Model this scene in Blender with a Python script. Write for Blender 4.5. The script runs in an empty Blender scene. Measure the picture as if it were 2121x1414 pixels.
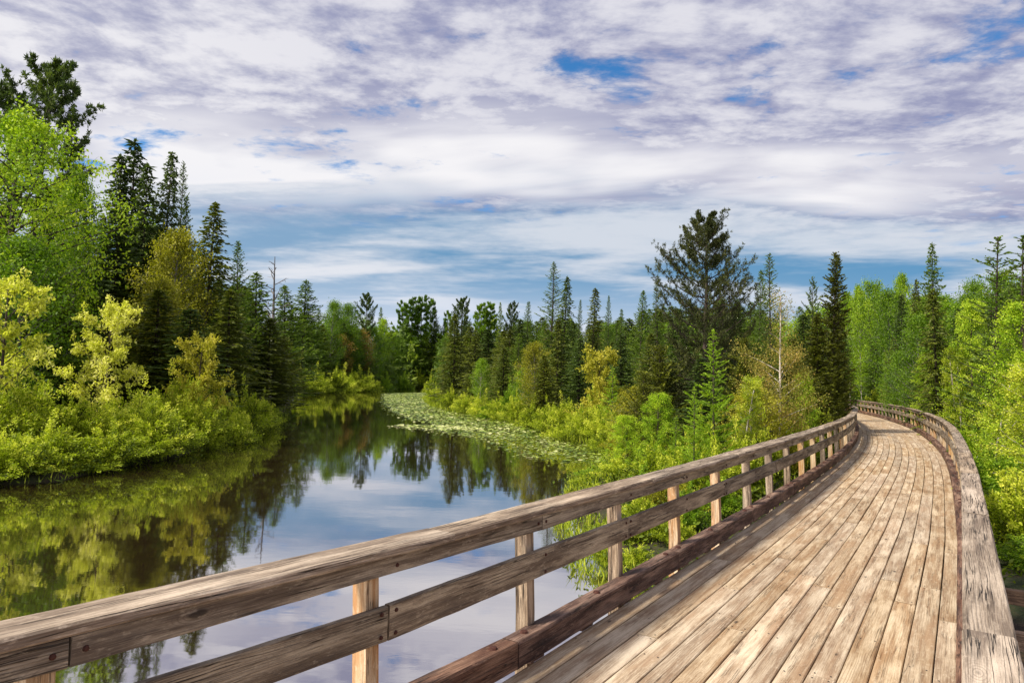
import bpy, math, random
import numpy as np
from mathutils import Matrix, Vector
rad = math.radians
# ------------------------------------------------------------------ camera, world, sun, exposure
SC = bpy.context.scene
COL = SC.collection
F_PX, CX, CY = 1414.0, 1060.5, 707.0           # the lens: 24 mm on a 36 mm wide frame
PITCH, ROLL, EYE = math.atan(78/1414), 0.028, 2.03
WATER = -0.97                                   # deck top is z = 0
_f = np.array([0, math.cos(PITCH), math.sin(PITCH)])
_u0 = np.array([0, -math.sin(PITCH), math.cos(PITCH)])
_r0 = np.array([1., 0, 0])
_r = math.cos(ROLL)*_r0 + math.sin(ROLL)*_u0
_u = math.cos(ROLL)*_u0 - math.sin(ROLL)*_r0
cam_d = bpy.data.cameras.new('camera')
cam = bpy.data.objects.new('camera', cam_d)
COL.objects.link(cam)
cam_d.sensor_width = 36; cam_d.lens = 24; cam_d.clip_end = 9000; cam_d.clip_start = 0.05
M = Matrix.Identity(4)
for i in range(3):
    M[i][0], M[i][1], M[i][2] = _r[i], _u[i], -_f[i]
M[2][3] = EYE
cam.matrix_world = M
SC.camera = cam

SUN_EL, SUN_AZ = rad(48), rad(-118)             # azimuth from +Y, negative = left
def nn(nt, t, **k):
    n = nt.nodes.new(t)
    for a, b in k.items():
        setattr(n, a, b)
    return n
def setin(n, **k):
    for a, b in k.items():
        n.inputs[a.replace('_', ' ')].default_value = b
class NT:
    """small node-tree helper: every method returns an output socket"""
    def __init__(s, nt): s.t = nt
    def link(s, a, sock):
        if isinstance(a, (int, float)): sock.default_value = a
        elif isinstance(a, tuple): sock.default_value = a if len(a) == len(sock.default_value) else a + (1,)
        else: s.t.links.new(a, sock)
    def m(s, op, a, b=0, c=0, clamp=False):
        n = nn(s.t, 'ShaderNodeMath', operation=op); n.use_clamp = clamp
        s.link(a, n.inputs[0]); s.link(b, n.inputs[1]); s.link(c, n.inputs[2]); return n.outputs[0]
    def vm(s, op, a, b=(0, 0, 0)):
        n = nn(s.t, 'ShaderNodeVectorMath', operation=op)
        s.link(a, n.inputs[0]); s.link(b, n.inputs[1]); return n.outputs[0]
    def comb(s, x, y, z):
        n = nn(s.t, 'ShaderNodeCombineXYZ')
        s.link(x, n.inputs[0]); s.link(y, n.inputs[1]); s.link(z, n.inputs[2]); return n.outputs[0]
    def sep(s, v):
        n = nn(s.t, 'ShaderNodeSeparateXYZ'); s.link(v, n.inputs[0]); return n.outputs
    def noise(s, v, scale=1., detail=4., rough=.55, dist=0.):
        n = nn(s.t, 'ShaderNodeTexNoise'); s.link(v, n.inputs['Vector'])
        setin(n, Scale=scale, Detail=detail, Roughness=rough, Distortion=dist); return n.outputs['Fac']
    def ss(s, x, a, b):                          # smoothstep from a to b
        n = nn(s.t, 'ShaderNodeMapRange', interpolation_type='SMOOTHSTEP')
        s.link(x, n.inputs[0]); s.link(a, n.inputs[1]); s.link(b, n.inputs[2]); return n.outputs[0]
    def mix(s, f, a, b, blend='MIX'):
        n = nn(s.t, 'ShaderNodeMix', data_type='RGBA', blend_type=blend)
        s.link(f, n.inputs[0]); s.link(a, n.inputs[6]); s.link(b, n.inputs[7]); return n.outputs[2]
    def ramp(s, x, stops):
        n = nn(s.t, 'ShaderNodeValToRGB'); s.link(x, n.inputs[0]); e = n.color_ramp.elements
        while len(e) < len(stops): e.new(.5)
        for q, (p, c) in zip(e, stops): q.position = p; q.color = (*c, 1)
        return n.outputs[0]

W = bpy.data.worlds.new('World'); SC.world = W; W.use_nodes = True
wt = W.node_tree; wt.nodes.clear(); T = NT(wt)
out = nn(wt, 'ShaderNodeOutputWorld'); bg = nn(wt, 'ShaderNodeBackground')
sky = nn(wt, 'ShaderNodeTexSky', sky_type='NISHITA', sun_disc=False, sun_elevation=SUN_EL, sun_rotation=SUN_AZ)
sky.ozone_density = 3.0; sky.dust_density = .6
d = nn(wt, 'ShaderNodeTexCoord').outputs['Generated']
dx, dy, dz = T.sep(d)
zc = T.m('ADD', T.m('MAXIMUM', dz, 0.), 0.055)
u = T.m('DIVIDE', dx, zc); v = T.m('DIVIDE', dy, zc)
p = T.comb(u, v, 0)
warp = T.noise(p, .8, 3, .5)
u2 = T.m('ADD', u, T.m('MULTIPLY', warp, .55))
pc = T.comb(T.m('ADD', u2, T.m('MULTIPLY', v, .25)), T.m('MULTIPLY', v, 1.05), 3.7)
big = T.noise(pc, .85, 2, .5)
fine = T.noise(pc, 3.4, 9, .58, .15)
puff = T.noise(T.comb(u2, T.m('MULTIPLY', v, 1.15), 9.1), 3.1, 8, .6)
streak = T.noise(T.comb(T.m('MULTIPLY', u, .40), T.m('ADD', T.m('MULTIPLY', v, .8), T.m('MULTIPLY', u, .12)), 1.3), 1.5, 6, .5, .3)
# cover: mackerel cloud overhead, thin streaky veil lower down
far = T.ss(T.m('ADD', T.m('ADD', v, T.m('MULTIPLY', u, -.10)), T.m('MULTIPLY', T.m('SUBTRACT', T.m('ADD', T.m('MULTIPLY', streak, .6), T.m('MULTIPLY', fine, .4)), .5), 2.8)), 2.45, 3.7)
mott = T.noise(T.comb(u2, T.m('MULTIPLY', v, 1.3), 2.2), 6.5, 7, .62)
cover_hi = T.ss(T.m('ADD', T.m('ADD', T.m('MULTIPLY', fine, .45), T.m('MULTIPLY', big, .25)), T.m('MULTIPLY', mott, .30)), .35, .455)
cover_lo = T.m('ADD', .90, T.m('MULTIPLY', T.ss(streak, .40, .66), .10))
cover = T.m('ADD', T.m('MULTIPLY', cover_hi, T.m('SUBTRACT', 1, far)), T.m('MULTIPLY', cover_lo, far))
# brightness of the cloud itself: thin white edges, lavender thicker bellies
th = T.m('ADD', T.m('MULTIPLY', puff, .55), T.m('MULTIPLY', fine, .45))
lum_hi = T.m('MULTIPLY', T.ss(T.m('ADD', T.m('MULTIPLY', th, .58), T.m('MULTIPLY', mott, .42)), .41, .60), .72)
bank = T.m('MULTIPLY', T.ss(v, 1.95, 2.45), T.m('SUBTRACT', 1, T.ss(T.m('ADD', v, T.m('MULTIPLY', streak, 1.2)), 2.95+.6, 3.3+.6)))
bank = T.m('MULTIPLY', bank, T.ss(T.m('ADD', T.m('MULTIPLY', streak, .6), T.m('MULTIPLY', warp, .5)), .42, .62))
bank = T.m('MULTIPLY', bank, T.m('SUBTRACT', 1, T.ss(T.m('ABSOLUTE', u), 1.3, 2.4)))
lum = T.m('MAXIMUM', T.m('ADD', T.m('MULTIPLY', lum_hi, T.m('SUBTRACT', 1, far)), T.m('MULTIPLY', T.m('MULTIPLY', T.ss(T.m('ADD', T.m('MULTIPLY', streak, .85), T.m('MULTIPLY', mott, .15)), .40, .63), far), .66)), bank)
leftb = T.ss(T.m('MULTIPLY', u, -1), .0, 1.3)
lum = T.m('ADD', lum, T.m('MULTIPLY', leftb, .16), clamp=True)
lav = T.mix(far, (2.5, 2.65, 4.1), (1.0, 2.45, 4.1))
cc = T.mix(lum, lav, (7.6, 7.5, 7.7))
skyc = T.mix(1, sky.outputs[0], (.40, .95, 1.30), 'MULTIPLY')
res = T.mix(cover, skyc, cc)
low = T.ss(v, 3.8, 8.0)
res = T.mix(T.m('MULTIPLY', low, .78), res, (5.6, 6.2, 7.3))
wt.links.new(res, bg.inputs[0]); bg.inputs[1].default_value = .1
wt.links.new(bg.outputs[0], out.inputs[0])

sl = bpy.data.lights.new('sun', 'SUN'); sl.energy = 5.0; sl.angle = rad(8); sl.color = (1, .93, .80)
so = bpy.data.objects.new('sun', sl); COL.objects.link(so)
sd = Vector((math.sin(SUN_AZ)*math.cos(SUN_EL), math.cos(SUN_AZ)*math.cos(SUN_EL), math.sin(SUN_EL)))
so.rotation_euler = sd.to_track_quat('Z', 'Y').to_euler(); so.location = sd*60
vs = SC.view_settings; vs.view_transform = 'Standard'; vs.look = 'None'; vs.gamma = 1; vs.exposure = 0.28
vs.use_curve_mapping = False
SC.cycles.max_bounces = 6; SC.cycles.diffuse_bounces = 3; SC.cycles.transmission_bounces = 3; SC.cycles.glossy_bounces = 3

# ------------------------------------------------------------------ geometry helpers
def unproj(px, py, z):
    """where the sight line through a picture point meets height z"""
    q = _f*F_PX + _r*(px-CX) - _u*(py-CY)
    return np.array([0, 0, EYE]) + q*((z-EYE)/q[2])
def along(px, py, depth):
    q = _f*F_PX + _r*(px-CX) - _u*(py-CY)
    return np.array([0, 0, EYE]) + q*(depth/q[1])

def tag(o, label=None, cat=None, group=None, kind=None):
    if label: o['label'] = label
    if cat: o['category'] = cat
    if group: o['group'] = group
    if kind: o['kind'] = kind
    return o
def quad_mesh(name, V, Q, mat=None, tint=None, uv=None, smooth=False):
    V = np.asarray(V, np.float32); Q = np.asarray(Q, np.int32); n = len(Q)
    k = Q.shape[1]
    me = bpy.data.meshes.new(name)
    me.vertices.add(len(V)); me.vertices.foreach_set('co', V.ravel())
    me.loops.add(n*k); me.loops.foreach_set('vertex_index', Q.ravel())
    me.polygons.add(n); me.polygons.foreach_set('loop_start', np.arange(0, n*k, k, dtype=np.int32))
    me.polygons.foreach_set('use_smooth', np.full(n, bool(smooth)))
    if tint is not None:
        a = me.attributes.new('tint', 'FLOAT', 'FACE'); a.data.foreach_set('value', np.asarray(tint, np.float32))
    if uv is not None:
        l = me.uv_layers.new(name='uv'); l.data.foreach_set('uv', np.asarray(uv, np.float32).ravel())
    me.update(); me.validate()
    if mat: me.materials.append(mat)
    return me
def link(name, me, parent=None, loc=None):
    o = bpy.data.objects.new(name, me); COL.objects.link(o)
    if parent: o.parent = parent
    if loc is not None: o.location = loc
    return o

# ------------------------------------------------------------------ materials
def new_mat(name):
    m = bpy.data.materials.new(name); m.use_nodes = True; nt = m.node_tree; nt.nodes.clear()
    o = nn(nt, 'ShaderNodeOutputMaterial'); b = nn(nt, 'ShaderNodeBsdfPrincipled')
    nt.links.new(b.outputs[0], o.inputs[0]); return m, nt, NT(nt), b, o

def wood(name, light, mid, dark, crack=(.02, .015, .012), crack_amt=.5, ring=1., bump=.5, rough=.75, mould=0., blotch=(.3, .2, .13), broad=False, crx=1.5, crm=.47):
    m, nt, T, b, o = new_mat(name)
    uv = nn(nt, 'ShaderNodeUVMap', uv_map='uv').outputs[0]
    tint = nn(nt, 'ShaderNodeAttribute', attribute_name='tint').outputs['Fac']
    x, y, _ = T.sep(uv)
    z = T.m('MULTIPLY', tint, 40)
    wob = T.noise(T.comb(T.m('MULTIPLY', x, .9), T.m('MULTIPLY', y, 7), z), 1, 3, .5)
    yy = T.m('ADD', y, T.m('MULTIPLY', T.m('SUBTRACT', wob, .5), .05))
    fine = T.noise(T.comb(T.m('MULTIPLY', x, 5), T.m('MULTIPLY', y, 240), z), 1, 4, .6)
    soft = T.noise(T.comb(T.m('MULTIPLY', x, 1.1), T.m('MULTIPLY', yy, 38), z), 1, 4, .6)
    rings = T.m('SINE', T.m('ADD', T.m('MULTIPLY', yy, 420*ring), T.m('MULTIPLY', soft, 7)))
    ringm = T.ss(T.noise(T.comb(T.m('MULTIPLY', x, .9), T.m('MULTIPLY', y, 5), T.m('ADD', z, 5)), 1, 2), .42, .68)
    rings = T.m('MULTIPLY', T.ss(rings, .1, 1.), ringm)
    stain = T.noise(T.comb(T.m('MULTIPLY', x, .9), T.m('MULTIPLY', y, 7.), z), 1.3, 6, .62)
    # knots
    vo = nn(nt, 'ShaderNodeTexVoronoi', feature='F1'); T.link(T.comb(T.m('MULTIPLY', x, 1.7), T.m('MULTIPLY', y, 4.6), z), vo.inputs['Vector'])
    vo.inputs['Scale'].default_value = 1.
    kd = T.m('ADD', vo.outputs['Distance'], T.m('MULTIPLY', T.m('SUBTRACT', wob, .5), .1))
    knot = T.m('SUBTRACT', 1, T.ss(kd, .035, .09))
    kring = T.m('MULTIPLY', T.m('SUBTRACT', 1, T.ss(kd, .06, .3)), T.ss(T.m('SINE', T.m('MULTIPLY', kd, 150)), .2, 1))
    # drying cracks: thin lines along the grain
    cn = T.noise(T.comb(T.m('MULTIPLY', x, crx), T.m('MULTIPLY', yy, 46), T.m('ADD', z, 11)), 1, 3, .5)
    cm = T.ss(T.noise(T.comb(T.m('MULTIPLY', x, 1.3), T.m('MULTIPLY', y, 8), T.m('ADD', z, 3)), 1, 2), crm, crm+.13)
    ck = T.m('SUBTRACT', 1, T.ss(T.m('ABSOLUTE', T.m('SUBTRACT', cn, .5)), .006, .022))
    ck = T.m('MULTIPLY', ck, cm)
    c = T.mix(T.ss(T.m('ADD', T.m('MULTIPLY', soft, .6), T.m('MULTIPLY', fine, .4)), .36, .62), dark, mid)
    c = T.mix(T.ss(T.m('ADD', T.m('MULTIPLY', stain, .75), T.m('MULTIPLY', fine, .25)), .44, .66), c, light)
    c = T.mix(T.m('MULTIPLY', T.ss(stain, .5, .36), .55), c, blotch)
    c = T.mix(T.m('MULTIPLY', rings, .42), c, dark)
    c = T.mix(T.m('MULTIPLY', kring, .5), c, dark)
    c = T.mix(T.m('MULTIPLY', knot, .8), c, crack)
    c = T.mix(T.m('MULTIPLY', ck, crack_amt), c, crack)
    if mould:
        mo = T.noise(T.comb(T.m('MULTIPLY', x, 1.6), T.m('MULTIPLY', y, 13.), z), 1.2, 7, .72)
        c = T.mix(T.m('MULTIPLY', T.ss(mo, .5, .62), mould), c, (.045, .04, .04))
    wide = T.noise(nn(nt, 'ShaderNodeTexCoord').outputs['Object'], .9, 5, .6)      # dirt that runs across several boards
    c = T.mix(T.m('MULTIPLY', T.ss(wide, .50, .66), .42), c, mid, 'MULTIPLY') if broad else c
    lich = T.noise(T.comb(T.m('MULTIPLY', x, 13), T.m('MULTIPLY', y, 42), z), 1, 5, .7)
    c = T.mix(T.m('MULTIPLY', T.ss(lich, .54, .66), .4), c, light)
    spk = T.noise(T.comb(T.m('MULTIPLY', x, 60), T.m('MULTIPLY', y, 160), z), 1, 3, .7)
    c = T.mix(T.m('MULTIPLY', T.ss(spk, .5, .68), .35), c, dark)
    tv = T.m('ADD', .78, T.m('MULTIPLY', tint, .36))
    hsv = nn(nt, 'ShaderNodeHueSaturation'); T.link(c, hsv.inputs['Color']); T.link(tv, hsv.inputs['Value'])
    T.link(T.m('ADD', .88, T.m('MULTIPLY', T.m('FRACT', T.m('MULTIPLY', tint, 7.3)), .2)), hsv.inputs['Saturation'])
    nt.links.new(hsv.outputs[0], b.inputs['Base Color'])
    setin(b, Roughness=rough); b.inputs['Specular IOR Level'].default_value = .25
    h = T.m('ADD', T.m('MULTIPLY', fine, .35), T.m('MULTIPLY', soft, .5))
    h = T.m('SUBTRACT', h, T.m('MULTIPLY', rings, .25)); h = T.m('SUBTRACT', h, T.m('MULTIPLY', ck, 1.2*crack_amt))
    h = T.m('ADD', h, T.m('MULTIPLY', stain, .5)); h = T.m('SUBTRACT', h, T.m('MULTIPLY', knot, .5))
    bp = nn(nt, 'ShaderNodeBump'); setin(bp, Strength=bump, Distance=.006); T.link(h, bp.inputs['Height'])
    nt.links.new(bp.outputs[0], b.inputs['Normal'])
    return m
M_DECK = wood('deck_wood', (.68, .55, .385), (.50, .37, .235), (.24, .15, .085), crack_amt=.45, crx=1.1, crm=.5, ring=.8, bump=.9, blotch=(.40, .25, .14), broad=True)
M_CAP = wood('cap_wood', (.62, .49, .36), (.38, .285, .20), (.15, .105, .07), crack_amt=.95, crx=.75, crm=.40, ring=1., bump=1.2, mould=.2, blotch=(.17, .12, .085))
M_RAIL = wood('rail_wood', (.52, .43, .31), (.29, .225, .155), (.10, .07, .05), crack_amt=.9, ring=1.2, crx=.8, bump=1.1, mould=.3, blotch=(.10, .07, .05))
M_CURB = wood('curb_wood', (.36, .22, .15), (.17, .085, .055), (.045, .022, .016), crack_amt=.9, ring=1., bump=1., mould=.4, blotch=(.05, .02, .015))
M_POST = wood('post_wood', (.72, .58, .40), (.54, .36, .19), (.30, .15, .05), crack_amt=.8, ring=.7, bump=.6, blotch=(.45, .18, .05))
M_BEAM = wood('beam_wood', (.40, .26, .17), (.20, .12, .08), (.06, .035, .025), crack_amt=.8, mould=.3)

def plain(name, col, rough=.7, metal=0., spec=.3):
    m, nt, T, b, o = new_mat(name)
    g = nn(nt, 'ShaderNodeTexCoord').outputs['Object']
    n = T.noise(g, 40, 4, .6)
    c = T.mix(T.ss(n, .35, .7), tuple(q*.6 for q in col), tuple(min(1, q*1.3) for q in col))
    nt.links.new(c, b.inputs['Base Color']); setin(b, Roughness=rough, Metallic=metal)
    b.inputs['Specular IOR Level'].default_value = spec
    return m
M_BOLT = plain('rusty_bolt', (.09, .035, .025), .7, .3)
M_NAIL = plain('nail_head', (.06, .045, .04), .5, .6)

def leaf_mat(name, a, b_, c_, trans=.35, rough=.55):
    m, nt, T, b, o = new_mat(name)
    tint = nn(nt, 'ShaderNodeAttribute', attribute_name='tint').outputs['Fac']
    oi = nn(nt, 'ShaderNodeObjectInfo').outputs['Random']
    t = T.m('ADD', tint, T.m('MULTIPLY', T.m('SUBTRACT', oi, .5), .22), clamp=True)
    c = T.ramp(t, [(0., a), (.5, b_), (1., c_)])
    nt.links.new(c, b.inputs['Base Color']); setin(b, Roughness=rough)
    b.inputs['Specular IOR Level'].default_value = .3
    tr = nn(nt, 'ShaderNodeBsdfTranslucent')
    nt.links.new(T.mix(1, c, (1.15, 1.25, .6), 'MULTIPLY'), tr.inputs[0])
    mx = nn(nt, 'ShaderNodeMixShader'); mx.inputs[0].default_value = trans
    nt.links.new(b.outputs[0], mx.inputs[1]); nt.links.new(tr.outputs[0], mx.inputs[2]); nt.links.new(mx.outputs[0], o.inputs[0])
    return m
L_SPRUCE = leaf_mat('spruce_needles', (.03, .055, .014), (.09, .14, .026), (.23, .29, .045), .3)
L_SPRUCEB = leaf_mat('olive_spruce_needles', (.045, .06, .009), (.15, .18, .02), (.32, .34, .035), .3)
L_CEDAR = leaf_mat('cedar_sprays', (.04, .045, .006), (.14, .16, .015), (.34, .36, .035), .3)
L_PINE = leaf_mat('pine_needles', (.022, .032, .008), (.07, .085, .018), (.21, .21, .05), .25)
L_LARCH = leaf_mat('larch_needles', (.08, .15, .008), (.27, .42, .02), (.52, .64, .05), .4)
L_LARCHD = leaf_mat('dark_larch_needles', (.045, .085, .012), (.14, .22, .022), (.31, .38, .04), .35)  # darker, less vivid green for larches, firs and the distant wood
L_BIRCH = leaf_mat('birch_leaves', (.05, .12, .005), (.27, .43, .012), (.62, .72, .05), .38)
L_GREEN = leaf_mat('deep_green_leaves', (.035, .085, .004), (.16, .29, .012), (.38, .52, .03), .38)
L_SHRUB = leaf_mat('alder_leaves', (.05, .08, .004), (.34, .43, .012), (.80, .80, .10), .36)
L_YEL = leaf_mat('yellow_maple_leaves', (.32, .36, .02), (.74, .74, .10), (.92, .84, .36), .42)
L_OLIVE = leaf_mat('ochre_leaves', (.12, .12, .008), (.38, .37, .02), (.68, .60, .09), .38)
L_RUST = leaf_mat('rusty_needles', (.08, .09, .012), (.29, .27, .04), (.60, .38, .11), .3)
L_RED = leaf_mat('reddish_leaves', (.14, .10, .01), (.42, .27, .05), (.62, .40, .12), .38)
L_UNDER = leaf_mat('undergrowth_leaves', (.03, .05, .004), (.14, .20, .01), (.38, .44, .03), .36)
def bark(name, a, b_, sc=8):
    m, nt, T, b, o = new_mat(name)
    g = nn(nt, 'ShaderNodeTexCoord').outputs['Object']
    x, y, z = T.sep(g)
    n = T.noise(T.comb(T.m('MULTIPLY', x, sc), T.m('MULTIPLY', y, sc), T.m('MULTIPLY', z, sc*.35)), 1, 5, .65)
    nt.links.new(T.mix(T.ss(n, .38, .62), a, b_), b.inputs['Base Color']); setin(b, Roughness=.9)
    bp = nn(nt, 'ShaderNodeBump'); setin(bp, Strength=.6, Distance=.03); T.link(n, bp.inputs['Height']); nt.links.new(bp.outputs[0], b.inputs['Normal'])
    return m
B_DARK = bark('dark_bark', (.03, .02, .015), (.09, .065, .05))
B_GREY = bark('grey_bark', (.10, .09, .085), (.28, .25, .24))
B_PALE = bark('pale_bark', (.22, .18, .15), (.68, .60, .52))

# ------------------------------------------------------------------ foliage and tubes
def unit(a): return a/np.maximum(np.linalg.norm(a, axis=-1, keepdims=True), 1e-6)
class Leaves:
    """many small folded diamonds: P root, D direction, N facing, L length, W width, t tint"""
    def __init__(s): s.P = []; s.D = []; s.N = []; s.L = []; s.W = []; s.t = []
    def add(s, P, D, N, L, W, t):
        n = len(P); s.P.append(P); s.D.append(D); s.N.append(np.broadcast_to(N, (n, 3)))
        for a, b in ((s.L, L), (s.W, W), (s.t, t)): a.append(np.broadcast_to(b, (n,)))
    def mesh(s, name, mat):
        P = np.concatenate(s.P); D = unit(np.concatenate(s.D)); N = unit(np.concatenate(s.N))
        L = np.concatenate(s.L)[:, None]; Wd = np.concatenate(s.W)[:, None]; t = np.concatenate(s.t)
        S = unit(np.cross(D, N)); N2 = np.cross(S, D)
        mid = P + D*L*.45 + N2*Wd*.18
        V = np.stack([P, mid-S*Wd*.5, P+D*L, mid+S*Wd*.5], 1)
        V[:, 1] -= (N2*Wd*.22); V[:, 3] -= (N2*Wd*.22)
        n = len(P)
        return quad_mesh(name, V.reshape(-1, 3), np.arange(n*4).reshape(-1, 4), mat, np.clip(t, 0, 1))
class Tubes:
    def __init__(s, k=5): s.V = []; s.Q = []; s.n = 0; s.k = k
    def add(s, pts, rr, k=None):
        k = k or s.k; pts = np.asarray(pts, float); m = len(pts)
        tg = unit(np.gradient(pts, axis=0)); ref = np.array([0, 0, 1.]) if abs(tg[0, 2]) < .8 else np.array([1., 0, 0])
        a = unit(np.cross(tg, ref)); b = np.cross(tg, a); th = np.arange(k)*2*np.pi/k
        V = pts[:, None] + np.asarray(rr, float)[:, None, None]*(a[:, None]*np.cos(th)[None, :, None] + b[:, None]*np.sin(th)[None, :, None])
        s.V.append(V.reshape(-1, 3))
        i = np.arange(m-1)[:, None]*k; j = np.arange(k)[None]
        q = np.stack([i+j, i+(j+1) % k, i+k+(j+1) % k, i+k+j], -1).reshape(-1, 4)
        s.Q.append(q+s.n); s.n += m*k
    def mesh(s, name, mat):
        return quad_mesh(name, np.concatenate(s.V), np.concatenate(s.Q), mat, smooth=True)
def rot(D, az):
    c, s = np.cos(az), np.sin(az)
    return np.stack([D[:, 0]*c-D[:, 1]*s, D[:, 0]*s+D[:, 1]*c, D[:, 2]], 1)

def conifer(seed, H, R, nbr, den, mat, barkm=B_DARK, z0=.06, taper=.85, rise=.25, droop=.55, tip=.25, L=.34, Wd=.085, hang=.25, bare=0., lean=0., ragged=.3, tintb=.35, lead=0., core=2., stem=1.):
    """spire tree: whorls of drooping or rising boughs clothed with short needle sprays"""
    g = np.random.default_rng(seed); lv = Leaves(); tb = Tubes(6)
    zz = np.linspace(-.3, H, 14); tb.add(np.stack([lean*(zz/H)**2*H, 0*zz, zz], 1), np.maximum(.012, H*.011*stem*(1-zz/H)**.8+.008))
    Hc = H*(1-lead)
    for i in range(nbr):
        t = ((i+g.random())/nbr)**.92; z = H*z0+(Hc-H*z0)*t
        prof = (1-t)**taper*(1-.35*max(0, .18-t)/.18)
        l = R*prof*(1-ragged+ragged*1.4*g.random())+.06*H/8
        az = i*2.39996+g.normal()*.25; rise_, droop_ = rise*(.55+.9*g.random()), droop*(.6+.8*g.random())
        if g.random() < ragged*.25: l *= .45
        m = max(9, int(den*l)); s = np.sort(g.random(m)**.7); s[-1] = 1
        if bare: s = bare+(1-bare)*s
        def P_(s): return np.stack([np.cos(az)*l*s+lean*(z/H)**2*H, np.sin(az)*l*s, z+l*(rise_*s-droop_*s**2+tip*s**3)], 1)
        pts = P_(s); tg = unit(P_(s+.03)-pts)
        side = np.where(g.random(m) < .5, -1, 1)*(.35+g.random(m)*.75); side[-1] = 0
        D = rot(tg, side); D[:, 2] += g.normal(size=m)*.25-hang*g.random(m)
        base_t = tintb+g.normal()*.10
        cl = L*(.55+.7*g.random(m))*(1.1-.45*s)*min(1., .45+.8*l/R)
        N = np.array([0, 0, 1.])+g.normal(size=(m, 3))*.8
        sc = l*.18*(1-s)*g.random(m)
        pts = pts + rot(tg, np.sign(side)*1.57)*sc[:, None]
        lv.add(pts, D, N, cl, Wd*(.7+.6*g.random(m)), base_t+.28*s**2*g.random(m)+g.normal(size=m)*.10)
        if i % 3 == 0 or bare: tb.add(P_(np.array([0, .5, .95])), np.array([.012, .008, .004])*H/8*1.3, 3)
    # foliage close to the stem, so the spire is closed
    if core:
        m = int(core*H*14); t = g.random(m)**.9; z = H*z0+(Hc-H*z0)*t; rr = R*((1-t)**taper)*.55*np.sqrt(g.random(m))+.03; a = g.random(m)*6.283
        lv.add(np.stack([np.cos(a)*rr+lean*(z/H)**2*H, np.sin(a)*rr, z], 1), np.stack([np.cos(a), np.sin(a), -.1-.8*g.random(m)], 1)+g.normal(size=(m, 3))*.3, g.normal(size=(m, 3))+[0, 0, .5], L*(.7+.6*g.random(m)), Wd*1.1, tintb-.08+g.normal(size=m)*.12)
    # leader
    m = 26; z = Hc-H*.06*g.random(m); lv.add(np.stack([lean*(z/H)**2*H, 0*z, z], 1), np.stack([g.normal(size=m)*.5, g.normal(size=m)*.5, np.ones(m)], 1), g.normal(size=(m, 3)), L*.5, Wd, tintb+.1+.2*g.random(m))
    return lv.mesh('crown', mat), tb.mesh('trunk', barkm), H

def tufts(lv, g, pts, dirs, n, L, Wd, up=.6, tb=.35, sig=.9):
    k = len(pts); P = np.repeat(pts, n, 0)+g.normal(size=(k*n, 3))*.02; D = np.repeat(dirs, n, 0)+g.normal(size=(k*n, 3))*sig
    D[:, 2] += up
    lv.add(P, D, g.normal(size=(k*n, 3)), L*(.6+.6*g.random(k*n)), Wd, np.repeat(tb+g.normal(size=k)*.12, n)+g.normal(size=k*n)*.12+.1)

def pine(seed, H, R, nl, mat, z0=.22, rise=.55, nsub=7, ntuft=5, n=12, L=.17, Wd=.035, prof=None, barkm=B_DARK, up=.6, trunk_r=.02, flat=.0):
    """open pine: limbs that rise at the ends, needles in tufts on the outer twigs"""
    g = np.random.default_rng(seed); lv = Leaves(); tb = Tubes(7)
    zz = np.linspace(-.3, H, 12); wob = np.cumsum(g.normal(size=12))*.012*H*.3
    tb.add(np.stack([wob, wob[::-1]*.4-wob[0]*.4, zz], 1), H*trunk_r*(1-zz/H*.93)**.9+.006)
    prof = prof or (lambda t: (1-t)**.7*(.55+.45*min(1, t/.3)))
    for i in range(nl):
        t = (i+g.random())/nl; z = H*(z0+(1-z0)*t*.985); l = R*prof(t)*(.6+.55*g.random()); az = i*2.39996+g.normal()*.3
        cx = np.interp(z, zz, wob); cy = np.interp(z, zz, wob[::-1]*.4-wob[0]*.4)
        e = rise*(.15+.85*t)+g.normal()*.08
        def P_(s): return np.stack([cx+np.cos(az+.25*s)*l*s, cy+np.sin(az+.25*s)*l*s, z+l*(e*s*.6-.12*s*(1-s)+.35*s**2.4*(1-flat))], 1)
        ss_ = np.linspace(0, 1, 6); tb.add(P_(ss_), (.10*(1-ss_)+.012)*.28*l*.35+.006, 4)
        lim_t = .30+g.normal()*.07
        for j in range(nsub):
            s = .25+.75*(j+g.random())/nsub; p0 = P_(np.array([s]))[0]; sl_ = l*(.16+.26*(1-s)+.08)*(.6+.7*g.random())
            a2 = az+.25*s+(1 if j % 2 else -1)*(.4+.8*g.random()); dr = unit(np.array([np.cos(a2), np.sin(a2), .15+.5*g.random()-flat*.3]))
            q = np.linspace(0, 1, 4)[:, None]; pt = p0+dr*sl_*q; pt[:, 2] += (q[:, 0]**2)*sl_*.3
            tb.add(pt, [.010, .008, .006, .004], 3)
            f = .3+.7*g.random((ntuft, 1)); f[0] = 1; tp = p0+dr*sl_*f; tp[:, 2] += (f[:, 0]**2)*sl_*.3
            tp += g.normal(size=tp.shape)*.05*min(1, l)
            tufts(lv, g, tp, np.repeat(dr[None], ntuft, 0)*.6, n, L, Wd, up, lim_t)
        tufts(lv, g, P_(np.linspace(.7, 1, 4)), np.tile(np.array([[np.cos(az), np.sin(az), .5]]), (4, 1))*.6, n, L, Wd, up, lim_t)
    tufts(lv, g, np.stack([np.full(8, wob[-1]), np.full(8, wob[0]*.4-wob[0]*.4), H*(1-.06*np.arange(8)/8)], 1), np.tile([[0, 0, .8]], (8, 1)), n, L, Wd, up, .3)
    return lv.mesh('crown', mat), tb.mesh('trunk', barkm), H

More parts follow.
